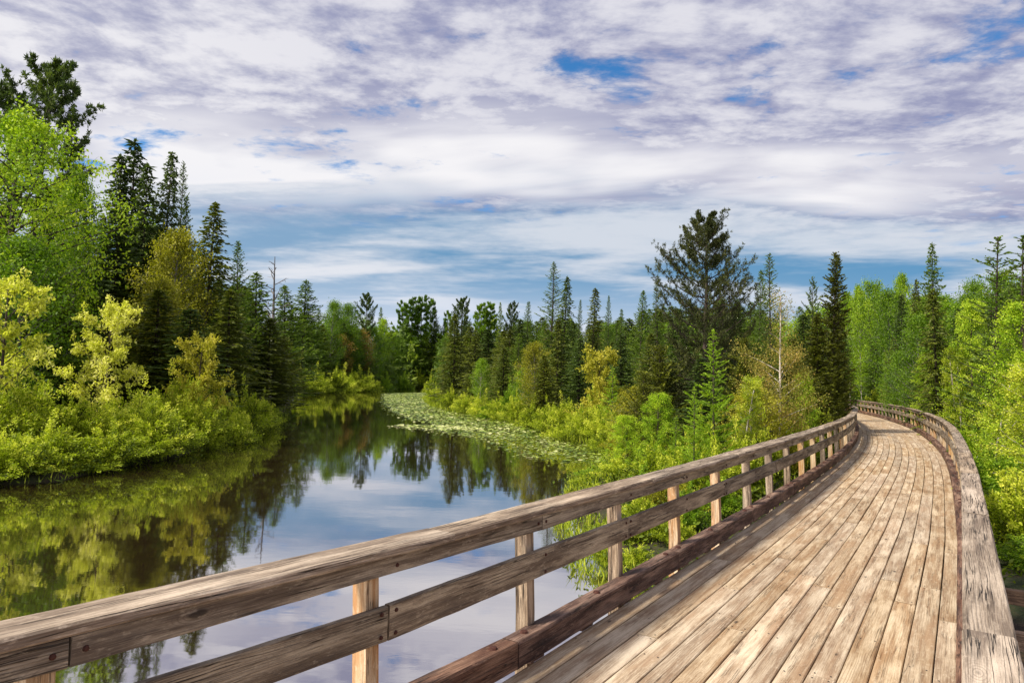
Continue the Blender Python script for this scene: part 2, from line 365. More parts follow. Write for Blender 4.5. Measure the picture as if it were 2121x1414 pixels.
def broadleaf(seed, H, R, z0, nl, nsub, nleaf, mat, leaf=.11, barkm=B_GREY, elev=.7, sig=.22, prof=None, trunk_r=.013, multi=1, sub_len=.3, tb0=.4, droop=0., lean=0., thin=None, twigs=True):
    """limbs > twigs > leaf clusters, the crown open where no twig reaches"""
    g = np.random.default_rng(seed); lv = Leaves(); tb = Tubes(6)
    prof = prof or (lambda t: max(.12, math.sin(math.pi*min(1, .18+.82*t))**.7))
    for k in range(multi):
        ox, oy = (g.normal()*R*.12, g.normal()*R*.12) if multi > 1 else (0, 0)
        hx, hy = (g.normal()*R*.45, g.normal()*R*.45) if multi > 1 else (lean, 0)
        zz = np.linspace(-.3, H*(.94 if multi == 1 else .8+.15*g.random()), 9); q = (zz/H)
        cxs, cys = ox+hx*q**1.4*(zz > 0), oy+hy*q**1.4*(zz > 0); tb.add(np.stack([cxs+.0*zz, cys, zz], 1), H*trunk_r*(1-q*.9)/math.sqrt(multi)+.008)
        for i in range(nl//multi):
            t = (i+g.random())/(nl//multi); z = H*(z0*.8+(1-z0*.8)*t*.9)
            cx, cy = np.interp(z, zz, cxs), np.interp(z, zz, cys); l = R*prof(t)*(.65+.5*g.random())*(1 if multi == 1 else .75)
            az = i*2.39996+g.normal()*.35+k; e = elev*(.6+.6*g.random())+.25*t
            def P_(s):
                return np.stack([cx+np.cos(az)*l*s*math.cos(e*.6), cy+np.sin(az)*l*s*math.cos(e*.6), z+l*s*math.sin(e)*(1-.15*s)-droop*l*s**2], 1)
            ss_ = np.linspace(0, 1, 5); tb.add(P_(ss_), (.9*(1-ss_)+.12)*trunk_r*l*.9+.003, 4)
            lt = tb0+g.normal()*.10
            s = .22+.78*g.random(nsub)**.8; s[0] = 1; p0 = P_(s)
            dr = unit(g.normal(size=(nsub, 3))*.75+np.array([np.cos(az)*.7, np.sin(az)*.7, .45])); sl_ = (l*sub_len*(.5+.8*g.random(nsub))+.15)[:, None]
            p1 = p0+dr*sl_
            for a, b in list(zip(p0, p1))[::2] if twigs else []: tb.add([a, (a+b)/2, b], [.007, .005, .003], 3)
            f = g.random((nsub, nleaf, 1))**.7; C = p0[:, None]+(p1-p0)[:, None]*f+g.normal(size=(nsub, nleaf, 3))*sig*np.array([1, 1, .75])
            C = C.reshape(-1, 3); m = len(C)
            keep = np.ones(m, bool) if thin is None else g.random(m) < thin(t)
            D = g.normal(size=(m, 3))+np.repeat(dr, nleaf, 0)*.6; D[:, 2] -= .35
            ct = np.repeat(lt+g.normal(size=nsub)*.08, nleaf)
            lv.add(C[keep], D[keep], (np.array([0, 0, .8])+g.normal(size=(m, 3))*.7)[keep], (leaf*(.5+.9*g.random(m)))[keep], (leaf*(.4+.35*g.random(m)))[keep], (ct+g.normal(size=m)*.14)[keep])
    return lv.mesh('crown', mat), tb.mesh('trunk', barkm), H

def shrub(seed, H, R, ns, nleaf, mat, leaf=.085, spread=.9, tb0=.45, sig=.06):
    """many arching stems from one foot, leafy almost to the ground"""
    g = np.random.default_rng(seed); lv = Leaves(); tb = Tubes(3)
    for i in range(ns):
        az = g.random()*6.283; rr = math.sqrt(g.random()); h = H*(1-.62*rr**2.2)*(.62+.30*g.random()+(.28 if g.random() < .12 else 0)); out_ = R*rr*(.75+.35*g.random())
        r0 = .15*R*rr
        def P_(s): return np.stack([np.cos(az)*(r0+out_*s**1.3), np.sin(az)*(r0+out_*s**1.3), h*(s**.85)-.35*h*rr*s**3], 1)
        if i % 2 == 0: tb.add(P_(np.linspace(0, 1, 5)), [.014, .011, .008, .006, .003])
        s = .12+.88*g.random(nleaf)**.75; C = P_(s); tgt = unit(P_(s+.02)-C)
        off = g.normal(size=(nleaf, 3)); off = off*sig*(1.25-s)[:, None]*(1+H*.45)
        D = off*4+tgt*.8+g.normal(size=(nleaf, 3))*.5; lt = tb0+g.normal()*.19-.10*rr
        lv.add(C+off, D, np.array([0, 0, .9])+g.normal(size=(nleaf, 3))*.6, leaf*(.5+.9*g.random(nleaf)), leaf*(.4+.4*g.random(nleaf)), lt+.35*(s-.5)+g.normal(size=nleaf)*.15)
    return lv.mesh('crown', mat), tb.mesh('stems', B_DARK), H

def bare_tree(seed, H, R, nl, barkm, subs=6, z0=.3, elev=.9, twig=.4):
    g = np.random.default_rng(seed); tb = Tubes(6); br = Tubes(4)
    zz = np.linspace(-.3, H, 10); wx = np.cumsum(g.normal(size=10))*.006*H; wx -= wx[0]
    tb.add(np.stack([wx, wx*.5, zz], 1), H*.011*(1-zz/H*.93)+.006)
    for i in range(nl):
        t = (i+g.random())/nl; z = H*(z0+(.97-z0)*t); l = R*(1-t*.75)*(.45+.7*g.random()); az = i*2.4+g.normal()*.4; e = elev*(.35+.7*g.random())
        q = np.linspace(0, 1, 5)[:, None]; c = np.array([np.interp(z, zz, wx), np.interp(z, zz, wx)*.5, z]); dr = np.array([math.cos(az)*math.cos(e), math.sin(az)*math.cos(e), math.sin(e)])
        P = c+dr*l*q+g.normal(size=(5, 3))*.03*l*q; P[:, 2] += (q[:, 0]**2)*l*.2; br.add(P, np.linspace(.024, .009, 5)*H/9)
        for j in range(subs):
            k = .3+.7*g.random(); a = c+dr*l*k; a[2] += k*k*l*.2; d2 = unit(dr+g.normal(size=3)*.6+np.array([0, 0, .3])); b = a+d2*l*twig*(.4+.8*g.random())
            br.add([a, (a+b)/2+g.normal(size=3)*.02, b], np.array([.013, .009, .006])*H/9, 3)
    return br.mesh('branches', barkm), tb.mesh('trunk', barkm), H

def place(proto, name, loc, sxy, sz, rz, label, cat, group=None, tilt=(0, 0)):
    crown, trunk, H = proto
    r = bpy.data.objects.new(name, None); r.empty_display_size = .3; COL.objects.link(r)
    r.location = loc; r.scale = (sxy, sxy, sz); r.rotation_euler = (tilt[0], tilt[1], rz)
    tag(r, label, cat, group)
    for me in (trunk, crown):
        link(me.name.split('.')[0], me, r)
    return r

# ------------------------------------------------------------------ the river bed, banks and terrain
LEFT_BANK = [(-70, -60), (-40, -15), (-24, 6), (-15, 14)] + [tuple(unproj(a, b, WATER)[:2]) for a, b in
    ((20, 1000), (90, 1000), (170, 984), (300, 958), (380, 945), (430, 925), (500, 898), (545, 882), (583, 872), (596, 850), (606, 830), (622, 814), (700, 810), (790, 807), (840, 803))]
RIGHT_BANK = [tuple(unproj(a, b, WATER)[:2]) for a, b in
    ((900, 804), (905, 815), (880, 828), (900, 842), (950, 855), (1030, 868), (1110, 884), (1190, 915), (1290, 936), (1265, 965), (1205, 1000), (1180, 1050), (1172, 1088), (1225, 1120), (1200, 1150), (1228, 1185))] + [(3.4, 8.2), (7., 3.5), (13, -2), (26, -12), (50, -60)]
RIVER = np.array(LEFT_BANK+RIGHT_BANK)
def river_sd(X, Y):
    """distance to the waterline, negative over the water"""
    d = np.full(X.shape, 1e9); ins = np.zeros(X.shape, bool); n = len(RIVER)
    for i in range(n):
        a = RIVER[i]; b = RIVER[(i+1) % n]; e = b-a
        t = np.clip(((X-a[0])*e[0]+(Y-a[1])*e[1])/(e@e), 0, 1)
        d = np.minimum(d, np.hypot(X-a[0]-t*e[0], Y-a[1]-t*e[1]))
        c = ((a[1] > Y) != (b[1] > Y))
        if abs(e[1]) > 1e-9: ins ^= c & (X < (b[0]-a[0])*(Y-a[1])/(b[1]-a[1])+a[0])
    return np.where(ins, -d, d)
def ground_z(X, Y, sd=None):
    X = np.asarray(X, float); Y = np.asarray(Y, float)
    if sd is None: sd = river_sd(X, Y)
    wav = .12*np.sin(X*.7+1.3*np.sin(Y*.31))*np.sin(Y*.53+X*.11)
    land = WATER+.06+.30*(1-np.exp(-np.maximum(sd, 0)*.9))+wav*np.clip(sd/2, 0, 1)+np.clip((sd-12)*.012, 0, 3.0)
    bed = WATER-.9*(1-np.exp(-np.maximum(-sd, 0)*.8))-.02
    return np.where(sd > 0, land, bed)
def gz(x, y): return float(ground_z(np.array([x]), np.array([y]))[0])

def ground_mat():
    m, nt, T, b, o = new_mat('forest_floor')
    g = nn(nt, 'ShaderNodeTexCoord').outputs['Object']
    a = T.noise(g, .5, 5, .6); c = T.noise(g, 9, 6, .7)
    col = T.mix(T.ss(a, .4, .62), (.035, .022, .012), (.035, .05, .010))
    col = T.mix(T.m('MULTIPLY', T.ss(c, .5, .65), .6), col, (.12, .075, .035))
    nt.links.new(col, b.inputs['Base Color']); setin(b, Roughness=.95)
    bp = nn(nt, 'ShaderNodeBump'); setin(bp, Strength=.8, Distance=.08); T.link(c, bp.inputs['Height']); nt.links.new(bp.outputs[0], b.inputs['Normal'])
    return m
gx = np.concatenate([[-4000, -1500, -600, -300, -180], np.arange(-110, 90, 1.0), [120, 180, 300, 600, 1500, 4000]])
gy = np.concatenate([[-4000, -1500, -500, -150, -60], np.arange(-25, 50, .7), np.arange(50, 230, 1.6), [260, 320, 450, 800, 2000, 5000]])
GX, GY = np.meshgrid(gx, gy); GZ = ground_z(GX, GY)
nx = len(gx); idx = (np.arange(len(gy)-1)[:, None]*nx+np.arange(nx-1)[None])
link('ground', quad_mesh('ground', np.stack([GX, GY, GZ], -1).reshape(-1, 3), np.stack([idx, idx+1, idx+nx+1, idx+nx], -1).reshape(-1, 4), ground_mat(), smooth=True))['kind'] = 'structure'

def water_mat():
    m = bpy.data.materials.new('river_water'); m.use_nodes = True; nt = m.node_tree; nt.nodes.clear(); T = NT(nt)
    o = nn(nt, 'ShaderNodeOutputMaterial')
    g = nn(nt, 'ShaderNodeTexCoord').outputs['Object']
    x, y, z = T.sep(g)
    n1 = T.noise(T.comb(T.m('MULTIPLY', x, .55), y, 0), 1.8, 3, .5)
    n2 = T.noise(T.comb(T.m('MULTIPLY', x, .5), y, 4), 14, 3, .55)
    n3 = T.noise(g, .25, 2, .5)
    h = T.m('ADD', T.m('MULTIPLY', n1, .5), T.m('MULTIPLY', T.m('MULTIPLY', n2, T.ss(n3, .35, .65)), .10))
    bp = nn(nt, 'ShaderNodeBump'); setin(bp, Strength=.05, Distance=.05); T.link(h, bp.inputs['Height'])
    gl = nn(nt, 'ShaderNodeBsdfGlossy'); setin(gl, Color=(.95, .93, .95, 1), Roughness=.03)
    df = nn(nt, 'ShaderNodeBsdfDiffuse'); setin(df, Color=(.035, .022, .010, 1))
    fr = nn(nt, 'ShaderNodeFresnel'); setin(fr, IOR=1.45)
    for n in (gl, df, fr): nt.links.new(bp.outputs[0], n.inputs['Normal'])
    f = T.m('ADD', .60, T.m('MULTIPLY', fr.outputs[0], .40), clamp=True)
    mx = nn(nt, 'ShaderNodeMixShader'); T.link(f, mx.inputs[0]); nt.links.new(df.outputs[0], mx.inputs[1]); nt.links.new(gl.outputs[0], mx.inputs[2])
    nt.links.new(mx.outputs[0], o.inputs[0]); return m
link('water', quad_mesh('water', [(-400, -300, WATER), (300, -300, WATER), (300, 230, WATER), (-400, 230, WATER)], [(0, 1, 2, 3)], water_mat()))['kind'] = 'structure'

# ------------------------------------------------------------------ the boardwalk: a path frame along its right edge
CTRL = np.array([(-4.2, -6.1), (-2.2, -3.3), (0, 0), (3.15, 4.78), (5.50, 8.36), (6.92, 10.57), (10.9, 16.95), (14.6, 23.3), (18.3, 30.3), (22, 38.0), (27.0, 50.4), (31.2, 63.5), (33.6, 75), (33.8, 88), (31.5, 101)])
def catmull(C, n=40):
    o = []
    for i in range(1, len(C)-2):
        a, b, c, e = C[i-1:i+3]; t = np.linspace(0, 1, n, endpoint=False)[:, None]
        o.append(.5*((2*b)+(-a+c)*t+(2*a-5*b+4*c-e)*t**2+(-a+3*b-3*c+e)*t**3))
    return np.concatenate(o)
_p = catmull(CTRL)
for _ in range(60): _p[1:-1] = .25*_p[:-2]+.5*_p[1:-1]+.25*_p[2:]
_s = np.concatenate([[0], np.cumsum(np.linalg.norm(np.diff(_p, axis=0), axis=1))])
_s -= _s[np.argmin(np.hypot(_p[:, 0], _p[:, 1]))]
_t = unit(np.gradient(_p, axis=0))
for _ in range(30): _t[1:-1] = (_t[:-2]+_t[1:-1]*2+_t[2:])/4
S_END = 86.
def path(s):
    s = np.asarray(s, float)
    return np.stack([np.interp(s, _s, _p[:, 0]), np.interp(s, _s, _p[:, 1])], -1), unit(np.stack([np.interp(s, _s, _t[:, 0]), np.interp(s, _s, _t[:, 1])], -1))
WIDE = 2.60
def at(s, u):
    """s metres along, u metres left of the right deck edge"""
    P, Tn = path(s); u = np.asarray(u, float)
    N = np.stack([-Tn[..., 1], Tn[..., 0]], -1)
    return P+N*u[..., None]
def splay(s): return .018*np.maximum(0, 4.4-np.asarray(s, float))**1.9     # the near left rail drifts outward
def board(name, s0, s1, prof, mat, step=.5, seed=0, jit=.0, ufun=None, tint=None, parent=None, raw=False, chord=False):
    """a board that follows the path: closed profile of (u, z), ends capped"""
    g = np.random.default_rng(seed); n = max(2, int(math.ceil((s1-s0)/step))+1); k = len(prof)
    s = np.linspace(s0, s1, n); off = g.random()*60; tint = g.random() if tint is None else tint
    pr = np.array(prof, float)
    per = np.concatenate([[0], np.cumsum(np.linalg.norm(np.diff(np.vstack([pr, pr[:1]]), axis=0), axis=1))])
    V = np.zeros((n, k, 3)); du = ufun(s) if ufun is not None else 0*s
    wob = np.zeros((n, k, 2))
    if jit:
        w = g.normal(size=(n, k, 2)); wob = (w+np.roll(w, 1, 0)+np.roll(w, -1, 0))*jit/1.7
    for j, (uu, zz_) in enumerate(prof):
        if chord:
            a, b = at(s[0], np.array(uu+du[0])), at(s[-1], np.array(uu+du[-1])); f = ((s-s[0])/(s[-1]-s[0]))[:, None]
            V[:, j, :2] = a+(b-a)*f; V[:, j, 0] += wob[:, j, 0]
        else: V[:, j, :2] = at(s, uu+du+wob[:, j, 0])
        V[:, j, 2] = zz_+wob[:, j, 1]
    Q = []; UV = []
    ov = g.random()*3
    for i in range(n-1):
        for j in range(k):
            j2 = (j+1) % k
            Q.append((i*k+j, i*k+j2, (i+1)*k+j2, (i+1)*k+j)); a, b = s[i]+off, s[i+1]+off
            UV += [(a, per[j]+ov), (a, per[j+1]+ov), (b, per[j+1]+ov), (b, per[j]+ov)]
    V = V.reshape(-1, 3).tolist()
    for e, i in ((0, 0), (1, n-1)):                 # ends as a fan of quads
        c = len(V); V.append(np.mean(V[i*k:(i+1)*k], 0).tolist())
        for j in range(0, k, 2):
            q = [i*k+j, i*k+(j+1) % k, i*k+(j+2) % k, c]
            Q.append(tuple(q if e else q[::-1])); UV += [(off, .1), (off+.02, .1), (off+.02, .2), (off, .2)]
    # profile is listed clockwise seen from the start
    if raw: return V, Q, UV, tint
    me = quad_mesh(name, V, Q, mat, np.full(len(Q), tint), UV)
    return link(name, me, parent)
def rect(u0, u1, z0, z1, c=.006):
    return [(u0+c, z0), (u0, z0+c), (u0, z1-c), (u0+c, z1), (u1-c, z1), (u1, z1-c), (u1, z0+c), (u1-c, z0)]

deck = bpy.data.objects.new('boardwalk', None); COL.objects.link(deck); deck['kind'] = 'structure'
deck['label'] = 'long curving walkway decked with lengthwise weathered planks'
rng = random.Random(7)
NP = 14; pw = WIDE/NP
allp = []
for j in range(NP):
    s = -2.6-rng.random()*3
    u0 = j*pw; u1 = u0+pw
    while s < S_END:
        e = min(s+rng.choice([3.05, 3.6, 4.2, 4.2, 4.9]), S_END+.01)
        allp.append((s, e, u0, u1)); s = e
allp.sort(key=lambda q: q[0])
allp = [q for q in allp if q[1] > -2.4]
rest = []
for i, (s, e, u0, u1) in enumerate(allp):
    gp = rng.uniform(.0035, .008); zt = rng.uniform(-.004, .002); tilt = rng.uniform(-.0018, .0018)
    ex = .05 if j == -1 else 0
    pr = [(u0+gp, -.045), (u0+gp, zt-.005-tilt), (u0+gp+.006, zt-tilt), (u1-gp-.006, zt+tilt), (u1-gp, zt-.005+tilt), (u1-gp, -.045)]
    tint = min(1, max(0, rng.gauss(.55, .18)))
    if i < 300: board('plank', s+.005, e-.005, pr, M_DECK, .45 if s < 14 else .9, i, .0004 if s < 16 else 0, None, tint, deck)
    else: rest.append(board('plank', s+.003, e-.003, pr, M_DECK, 1.2, i, 0, None, tint, None, True))
if rest:
    V = []; Q = []; UV = []; TI = []
    for v_, q_, uv_, t_ in rest:
        n0 = len(V); V += v_; Q += [tuple(a+n0 for a in q) for q in q_]; UV += uv_; TI += [t_]*len(q_)
    link('far_planks', quad_mesh('far_planks', V, Q, M_DECK, TI, UV), deck)['kind'] = 'stuff'
for k, u0 in enumerate((-.02, .62, 1.26, 1.9, 2.5)):
    s = -3.
    while s < S_END:
        board('stringer', s, min(s+6, S_END), rect(u0, u0+.12, -.34, -.047), M_BEAM, 1.5, 900+k, 0, None, .3, deck); s += 6.003
P0, DP = 4.40, 1.60
POSTS = [P0+DP*k for k in range(-3, int((S_END-P0)/DP)+1)]
def xbar(name, s, ua, ub, z0, z1, w, mat, parent, seed, endbev=0):
    a = at(s, np.array(ua)); b = at(s, np.array(ub)); d = b-a; n = unit(np.array([-d[1], d[0]]))*w/2; L = np.linalg.norm(d)
    V = []
    for p_ in (a, b):
        for q, z in ((n, z0), (n, z1), (-n, z1), (-n, z0)): V.append((p_[0]+q[0], p_[1]+q[1], z))
    Q = [(0, 1, 5, 4), (1, 2, 6, 5), (2, 3, 7, 6), (3, 0, 4, 7), (3, 2, 1, 0), (4, 5, 6, 7)]
    h = z1-z0; o_ = seed*3.1; uv = []
    for dims in (h, w, h, w): uv += [(o_, 0), (o_, dims), (o_+L, dims), (o_+L, 0)]
    uv += [(o_, 0), (o_+.02, 0), (o_+.02, h), (o_, h)]*2
    return link(name, quad_mesh(name, V, Q, mat, np.full(6, (seed*.377) % 1), uv), parent)
for i, s in enumerate(POSTS):
    if s > 60: break
    xbar('cross_beam', s+.11, -.16, WIDE+.22, -.60, -.345, .15, M_BEAM, deck, i)
    if s < 9.5: xbar('outrigger', s+.11, -1.9, -.03, -.25, -.10, .10, M_BEAM, deck, i+50)
    if i % 2 == 0:                                  # piles down into the bed
        for uu in (.15, WIDE-.15):
            c = at(s+.11, np.array(uu)); tb = Tubes(10); tb.add([(c[0], c[1], -3.2), (c[0], c[1], -1.9), (c[0], c[1], -.603)], [.13, .128, .125])
            link('pile', tb.mesh('pile', B_DARK), deck)
# nails as tiny heads, two at each plank end (near part only)
def disc(name, r, h, mat, k=8):
    th = np.arange(k)*2*np.pi/k; ring = lambda rr, z: [(math.cos(a)*rr, math.sin(a)*rr, z) for a in th]
    V = ring(r, 0)+ring(r*.8, h*.8)+ring(r*.3, h); Q = [(i, (i+1) % k, (i+1) % k+k, i+k) for i in range(k)]+[(i+k, (i+1) % k+k, (i+1) % k+2*k, i+2*k) for i in range(k)]
    Q += [(2*k+0, 2*k+1, 2*k+2, 2*k+3), (2*k+0, 2*k+3, 2*k+4, 2*k+7), (2*k+4, 2*k+5, 2*k+6, 2*k+7)] if k == 8 else []
    return quad_mesh(name, V, Q, mat)
nail_V = []; nail_Q = []
for (s, e, u0, u1) in allp:
    if s > 14: continue
    for sj in (s+.05, (s+e)/2, e-.05):
        for uj in (u0+.04, u1-.04):
            if sj < 0: continue
            c = at(sj, np.array(uj)); n0 = len(nail_V); r = .006
            nail_V += [(c[0]-r, c[1]-r, .004), (c[0]+r, c[1]-r, .004), (c[0]+r, c[1]+r, .004), (c[0]-r, c[1]+r, .004)]; nail_Q.append((n0, n0+1, n0+2, n0+3))
link('nail_heads', quad_mesh('nail_heads', nail_V, nail_Q, M_NAIL), deck)['kind'] = 'stuff'

# ------------------------------------------------------------------ railings
def railing(side, label):
    root = bpy.data.objects.new('railing', None); COL.objects.link(root); tag(root, label, 'railing', 'wooden railings of the boardwalk')
    # outward coordinate o: 0 at deck edge; left: u = WIDE+o, right: u = -o
    sg = 1 if side == 'L' else -1; base = WIDE if side == 'L' else 0.
    uf = splay if side == 'L' else None
    def pr(o0, o1, z0, z1, c=.006):
        a, b = base+sg*o0, base+sg*o1
        return rect(min(a, b), max(a, b), z0, z1, c)
    r = random.Random(3 if side == 'L' else 5)
    i = 0
    curb_i = cap_i = 0
    bolt_me = disc('bolt', .032, .022, M_BOLT); small = disc('bolt', .013, .010, M_BOLT)
    fl, ml = [], []
    # curb timbers on low blocks, joints just past every second post
    s = POSTS[0]-1.
    k = 0
    while s < S_END-.5:
        e = min(s+3.2, S_END) if k else POSTS[1]-.36
        step = .1 if s < 16 else .8
        cu = board('curb_timber', s+.006, e-.006, pr(-.045, .105, .034, .222, .014), M_CURB, step, 100+k, .0014 if s < 16 else 0, uf, r.uniform(.2, .8), root, chord=True)
        if s < 45:
            for sj in (s+.18, s+1.35, e-.2):
                c = at(sj, np.array(base+sg*.03+(float(splay(sj)) if uf else 0))); b = link('bolt', bolt_me, cu, (c[0], c[1], .219)); b.rotation_euler = (0, 0, sj)
        for q in range(4):
            sb = s+.3+.8*q
            if sb > e-.1 or sb > 50: break
            board('spacer_block', sb-.09, sb+.09, pr(-.02, .08, .003, .035), M_CURB, .3, 300+k*4+q, 0, uf, .7, root)
        s = e; k += 1
    # caps, fascia and mid rails
    for nm, o0, o1, z0, z1, ph, mat in (('cap_board', -.005, .225 if side == 'L' else .175, 1.022, 1.07, 2, M_CAP), ('upper_rail', .045, .083, .905, 1.02, 3, M_RAIL), ('middle_rail', .040, .078, .555, .75, 2, M_RAIL)):
        s = POSTS[0]-.8; k = 0
        while s < S_END-.5:
            e = min(P0+DP*2*math.ceil((s-P0-(0 if ph == 3 else DP))/(2*DP)+.01)+(0 if ph == 3 else DP)+.06, S_END)
            if e-s < .3: e += 3.2
            if nm == 'cap_board': e2 = e+.5
            else: e2 = e
            step = .08 if s < 14 else (.4 if s < 30 else .8)
            dz = r.uniform(-.004, .004)
            bd = board(nm, s+(.004 if nm == 'cap_board' else .005)+(.5 if nm == 'cap_board' else 0), e2-.004, pr(o0+r.uniform(-.004, .004), o1, z0+dz*.3, z1+dz, .009 if nm == 'cap_board' else .005), mat, step, hash_(nm)+k, .0009 if s < 14 else 0, uf, r.uniform(.15, .85), root, chord=True)
            if nm != 'cap_board' and s < 24:
                for sj in (s+.055, e-.055, s+1.655):
                    for zz_ in ((z0+.035, z1-.035) if nm == 'middle_rail' else ((z0+z1)/2,)):
                        c = at(sj, np.array(base+sg*(o0-.002)+(float(splay(sj)) if uf else 0))); b = link('bolt', small, bd, (c[0], c[1], zz_))
                        _, tt = path(sj); az = math.atan2(tt[1], tt[0])
                        b.rotation_euler = (rad(90), 0, az) if side == 'L' else (rad(-90), 0, az)
            s = e; k += 1
    for k, s in enumerate(POSTS):
        lean = .035 if side == 'L' else -.012; w = .052
        a = at(s, np.array(base+sg*(.135 if side == 'L' else .118)+(float(splay(s)) if uf else 0))); _, tt = path(s); n = np.array([-tt[1], tt[0]])*sg
        V = []
        for z, oo in ((-.62, -.012), (.3, 0), (1.02, lean)):
            ww = w
            for q, p_ in ((-1, -1), (-1, 1), (1, 1), (1, -1)):
                c = a+n*(oo+q*ww)+tt*p_*ww*.95; V.append((c[0], c[1], z))
        Q = [(i*4+j, i*4+(j+1) % 4, i*4+4+(j+1) % 4, i*4+4+j) for i in range(2) for j in range(4)]+[(8, 9, 10, 11), (3, 2, 1, 0)]
        if sg < 0: Q = [q[::-1] for q in Q]
        o_ = k*7.7; UV = []
        zs = (-.62, .3, 1.02)
        for i in range(2):
            for j in range(4):
                u_ = [(o_+zs[i], j*.1), (o_+zs[i], j*.1+.1), (o_+zs[i+1], j*.1+.1), (o_+zs[i+1], j*.1)]; UV += u_[::-1] if sg < 0 else u_
        UV += [(o_, 0), (o_+.05, 0), (o_+.05, .1), (o_, .1)]*2
        link('post', quad_mesh('post', V, Q, M_POST if r.random() < .62 else M_CAP, np.full(len(Q), r.uniform(.3, .95)), UV), root)
    return root
def hash_(s): return sum(ord(c) for c in s)*3
railing('L', 'weathered two-rail timber railing on the river side of the boardwalk')
railing('R', 'weathered timber railing right under the camera on the forest side')

# ------------------------------------------------------------------ plant kinds (one mesh each, shared by the copies)
K = {}
def kind(name, proto, R): K[name] = (proto, R)
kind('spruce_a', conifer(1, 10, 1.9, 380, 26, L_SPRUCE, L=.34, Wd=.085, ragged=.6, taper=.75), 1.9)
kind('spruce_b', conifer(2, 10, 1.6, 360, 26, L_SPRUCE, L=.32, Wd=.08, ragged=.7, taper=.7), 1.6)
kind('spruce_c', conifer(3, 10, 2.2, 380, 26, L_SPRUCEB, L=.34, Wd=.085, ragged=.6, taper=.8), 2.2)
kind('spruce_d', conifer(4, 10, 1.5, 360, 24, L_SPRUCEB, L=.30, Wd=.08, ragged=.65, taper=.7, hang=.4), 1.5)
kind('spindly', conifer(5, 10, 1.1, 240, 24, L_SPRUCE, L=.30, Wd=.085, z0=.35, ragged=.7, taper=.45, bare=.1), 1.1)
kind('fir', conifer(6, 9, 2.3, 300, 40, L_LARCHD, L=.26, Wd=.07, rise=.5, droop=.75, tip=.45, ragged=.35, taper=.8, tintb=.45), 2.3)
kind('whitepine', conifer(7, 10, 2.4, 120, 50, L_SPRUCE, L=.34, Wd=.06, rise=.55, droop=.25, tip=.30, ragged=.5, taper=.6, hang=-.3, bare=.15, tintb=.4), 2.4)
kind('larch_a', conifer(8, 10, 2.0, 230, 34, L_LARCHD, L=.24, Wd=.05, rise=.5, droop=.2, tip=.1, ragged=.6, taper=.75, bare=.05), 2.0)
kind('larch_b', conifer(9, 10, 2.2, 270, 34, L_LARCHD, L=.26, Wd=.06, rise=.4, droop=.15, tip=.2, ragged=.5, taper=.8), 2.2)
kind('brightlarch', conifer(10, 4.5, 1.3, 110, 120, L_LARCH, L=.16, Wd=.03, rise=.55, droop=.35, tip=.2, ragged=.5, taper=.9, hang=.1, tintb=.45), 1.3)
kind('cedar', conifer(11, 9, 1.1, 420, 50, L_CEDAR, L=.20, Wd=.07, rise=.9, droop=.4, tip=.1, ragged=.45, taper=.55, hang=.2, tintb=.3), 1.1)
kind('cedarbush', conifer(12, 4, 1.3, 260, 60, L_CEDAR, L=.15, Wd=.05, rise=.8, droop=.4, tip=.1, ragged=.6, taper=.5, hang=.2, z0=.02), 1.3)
kind('redpine', pine(13, 14, 2.6, 40, L_GREEN, z0=.42, rise=.25, nsub=8, ntuft=5, n=10, L=.34, Wd=.09, up=.1, flat=.7, prof=lambda t: .45+.55*math.sin(math.pi*min(1, t*.9+.1))), 2.6)
kind('jackpine', pine(14, 9, 2.35, 84, L_PINE, z0=.12, rise=.60, nsub=14, ntuft=7, n=11, L=.105, Wd=.026, up=.8, prof=lambda t: .92 if t < .6 else max(.18, .92-(t-.6)*1.75)*(1.15 if int(t*97)%3 else .7)), 2.35)
kind('tallpine', pine(15, 14, 2.5, 40, L_SPRUCE, z0=.5, rise=.6, nsub=10, ntuft=5, n=13, L=.22, Wd=.055, prof=lambda t: .35+.65*math.sin(math.pi*min(1, t+.05))), 2.5)
kind('birch_a', broadleaf(16, 9, 2.0, .15, 70, 9, 22, L_BIRCH, leaf=.14, barkm=B_PALE, elev=.8, sig=.2), 2.0)
kind('birch_b', broadleaf(17, 9, 2.5, .12, 72, 9, 22, L_GREEN, leaf=.14, barkm=B_GREY, elev=.7, sig=.24), 2.5)
kind('birch_c', broadleaf(18, 8, 2.4, .10, 66, 9, 22, L_BIRCH, leaf=.13, barkm=B_DARK, elev=.6, sig=.22, multi=3), 2.4)
kind('ochre', broadleaf(19, 8, 1.9, .10, 70, 9, 20, L_OLIVE, leaf=.13, elev=.8, sig=.2), 1.9)
kind('redtree', broadleaf(20, 8, 2.3, .2, 60, 9, 22, L_RED, leaf=.15, elev=.8, sig=.25), 2.3)
kind('bigleaf', broadleaf(21, 14, 4.6, .18, 58, 15, 22, L_BIRCH, leaf=.16, barkm=B_DARK, elev=.45, sig=.19, sub_len=.26, tb0=.62), 4.6)
kind('maple', broadleaf(22, 4, 1.5, .12, 22, 15, 26, L_YEL, leaf=.10, barkm=B_DARK, elev=.85, sig=.05, sub_len=.17, tb0=.45, prof=lambda t: 1.1-.55*t), 1.5)
kind('maple_b', broadleaf(23, 3.6, 1.3, .1, 22, 15, 24, L_OLIVE, leaf=.10, barkm=B_DARK, elev=.8, sig=.055, sub_len=.18, tb0=.7, prof=lambda t: 1.1-.6*t), 1.3)
kind('nearbirch', broadleaf(24, 7, 2.0, .06, 84, 12, 22, L_BIRCH, leaf=.085, barkm=B_DARK, elev=.75, sig=.17, tb0=.55), 2.0)
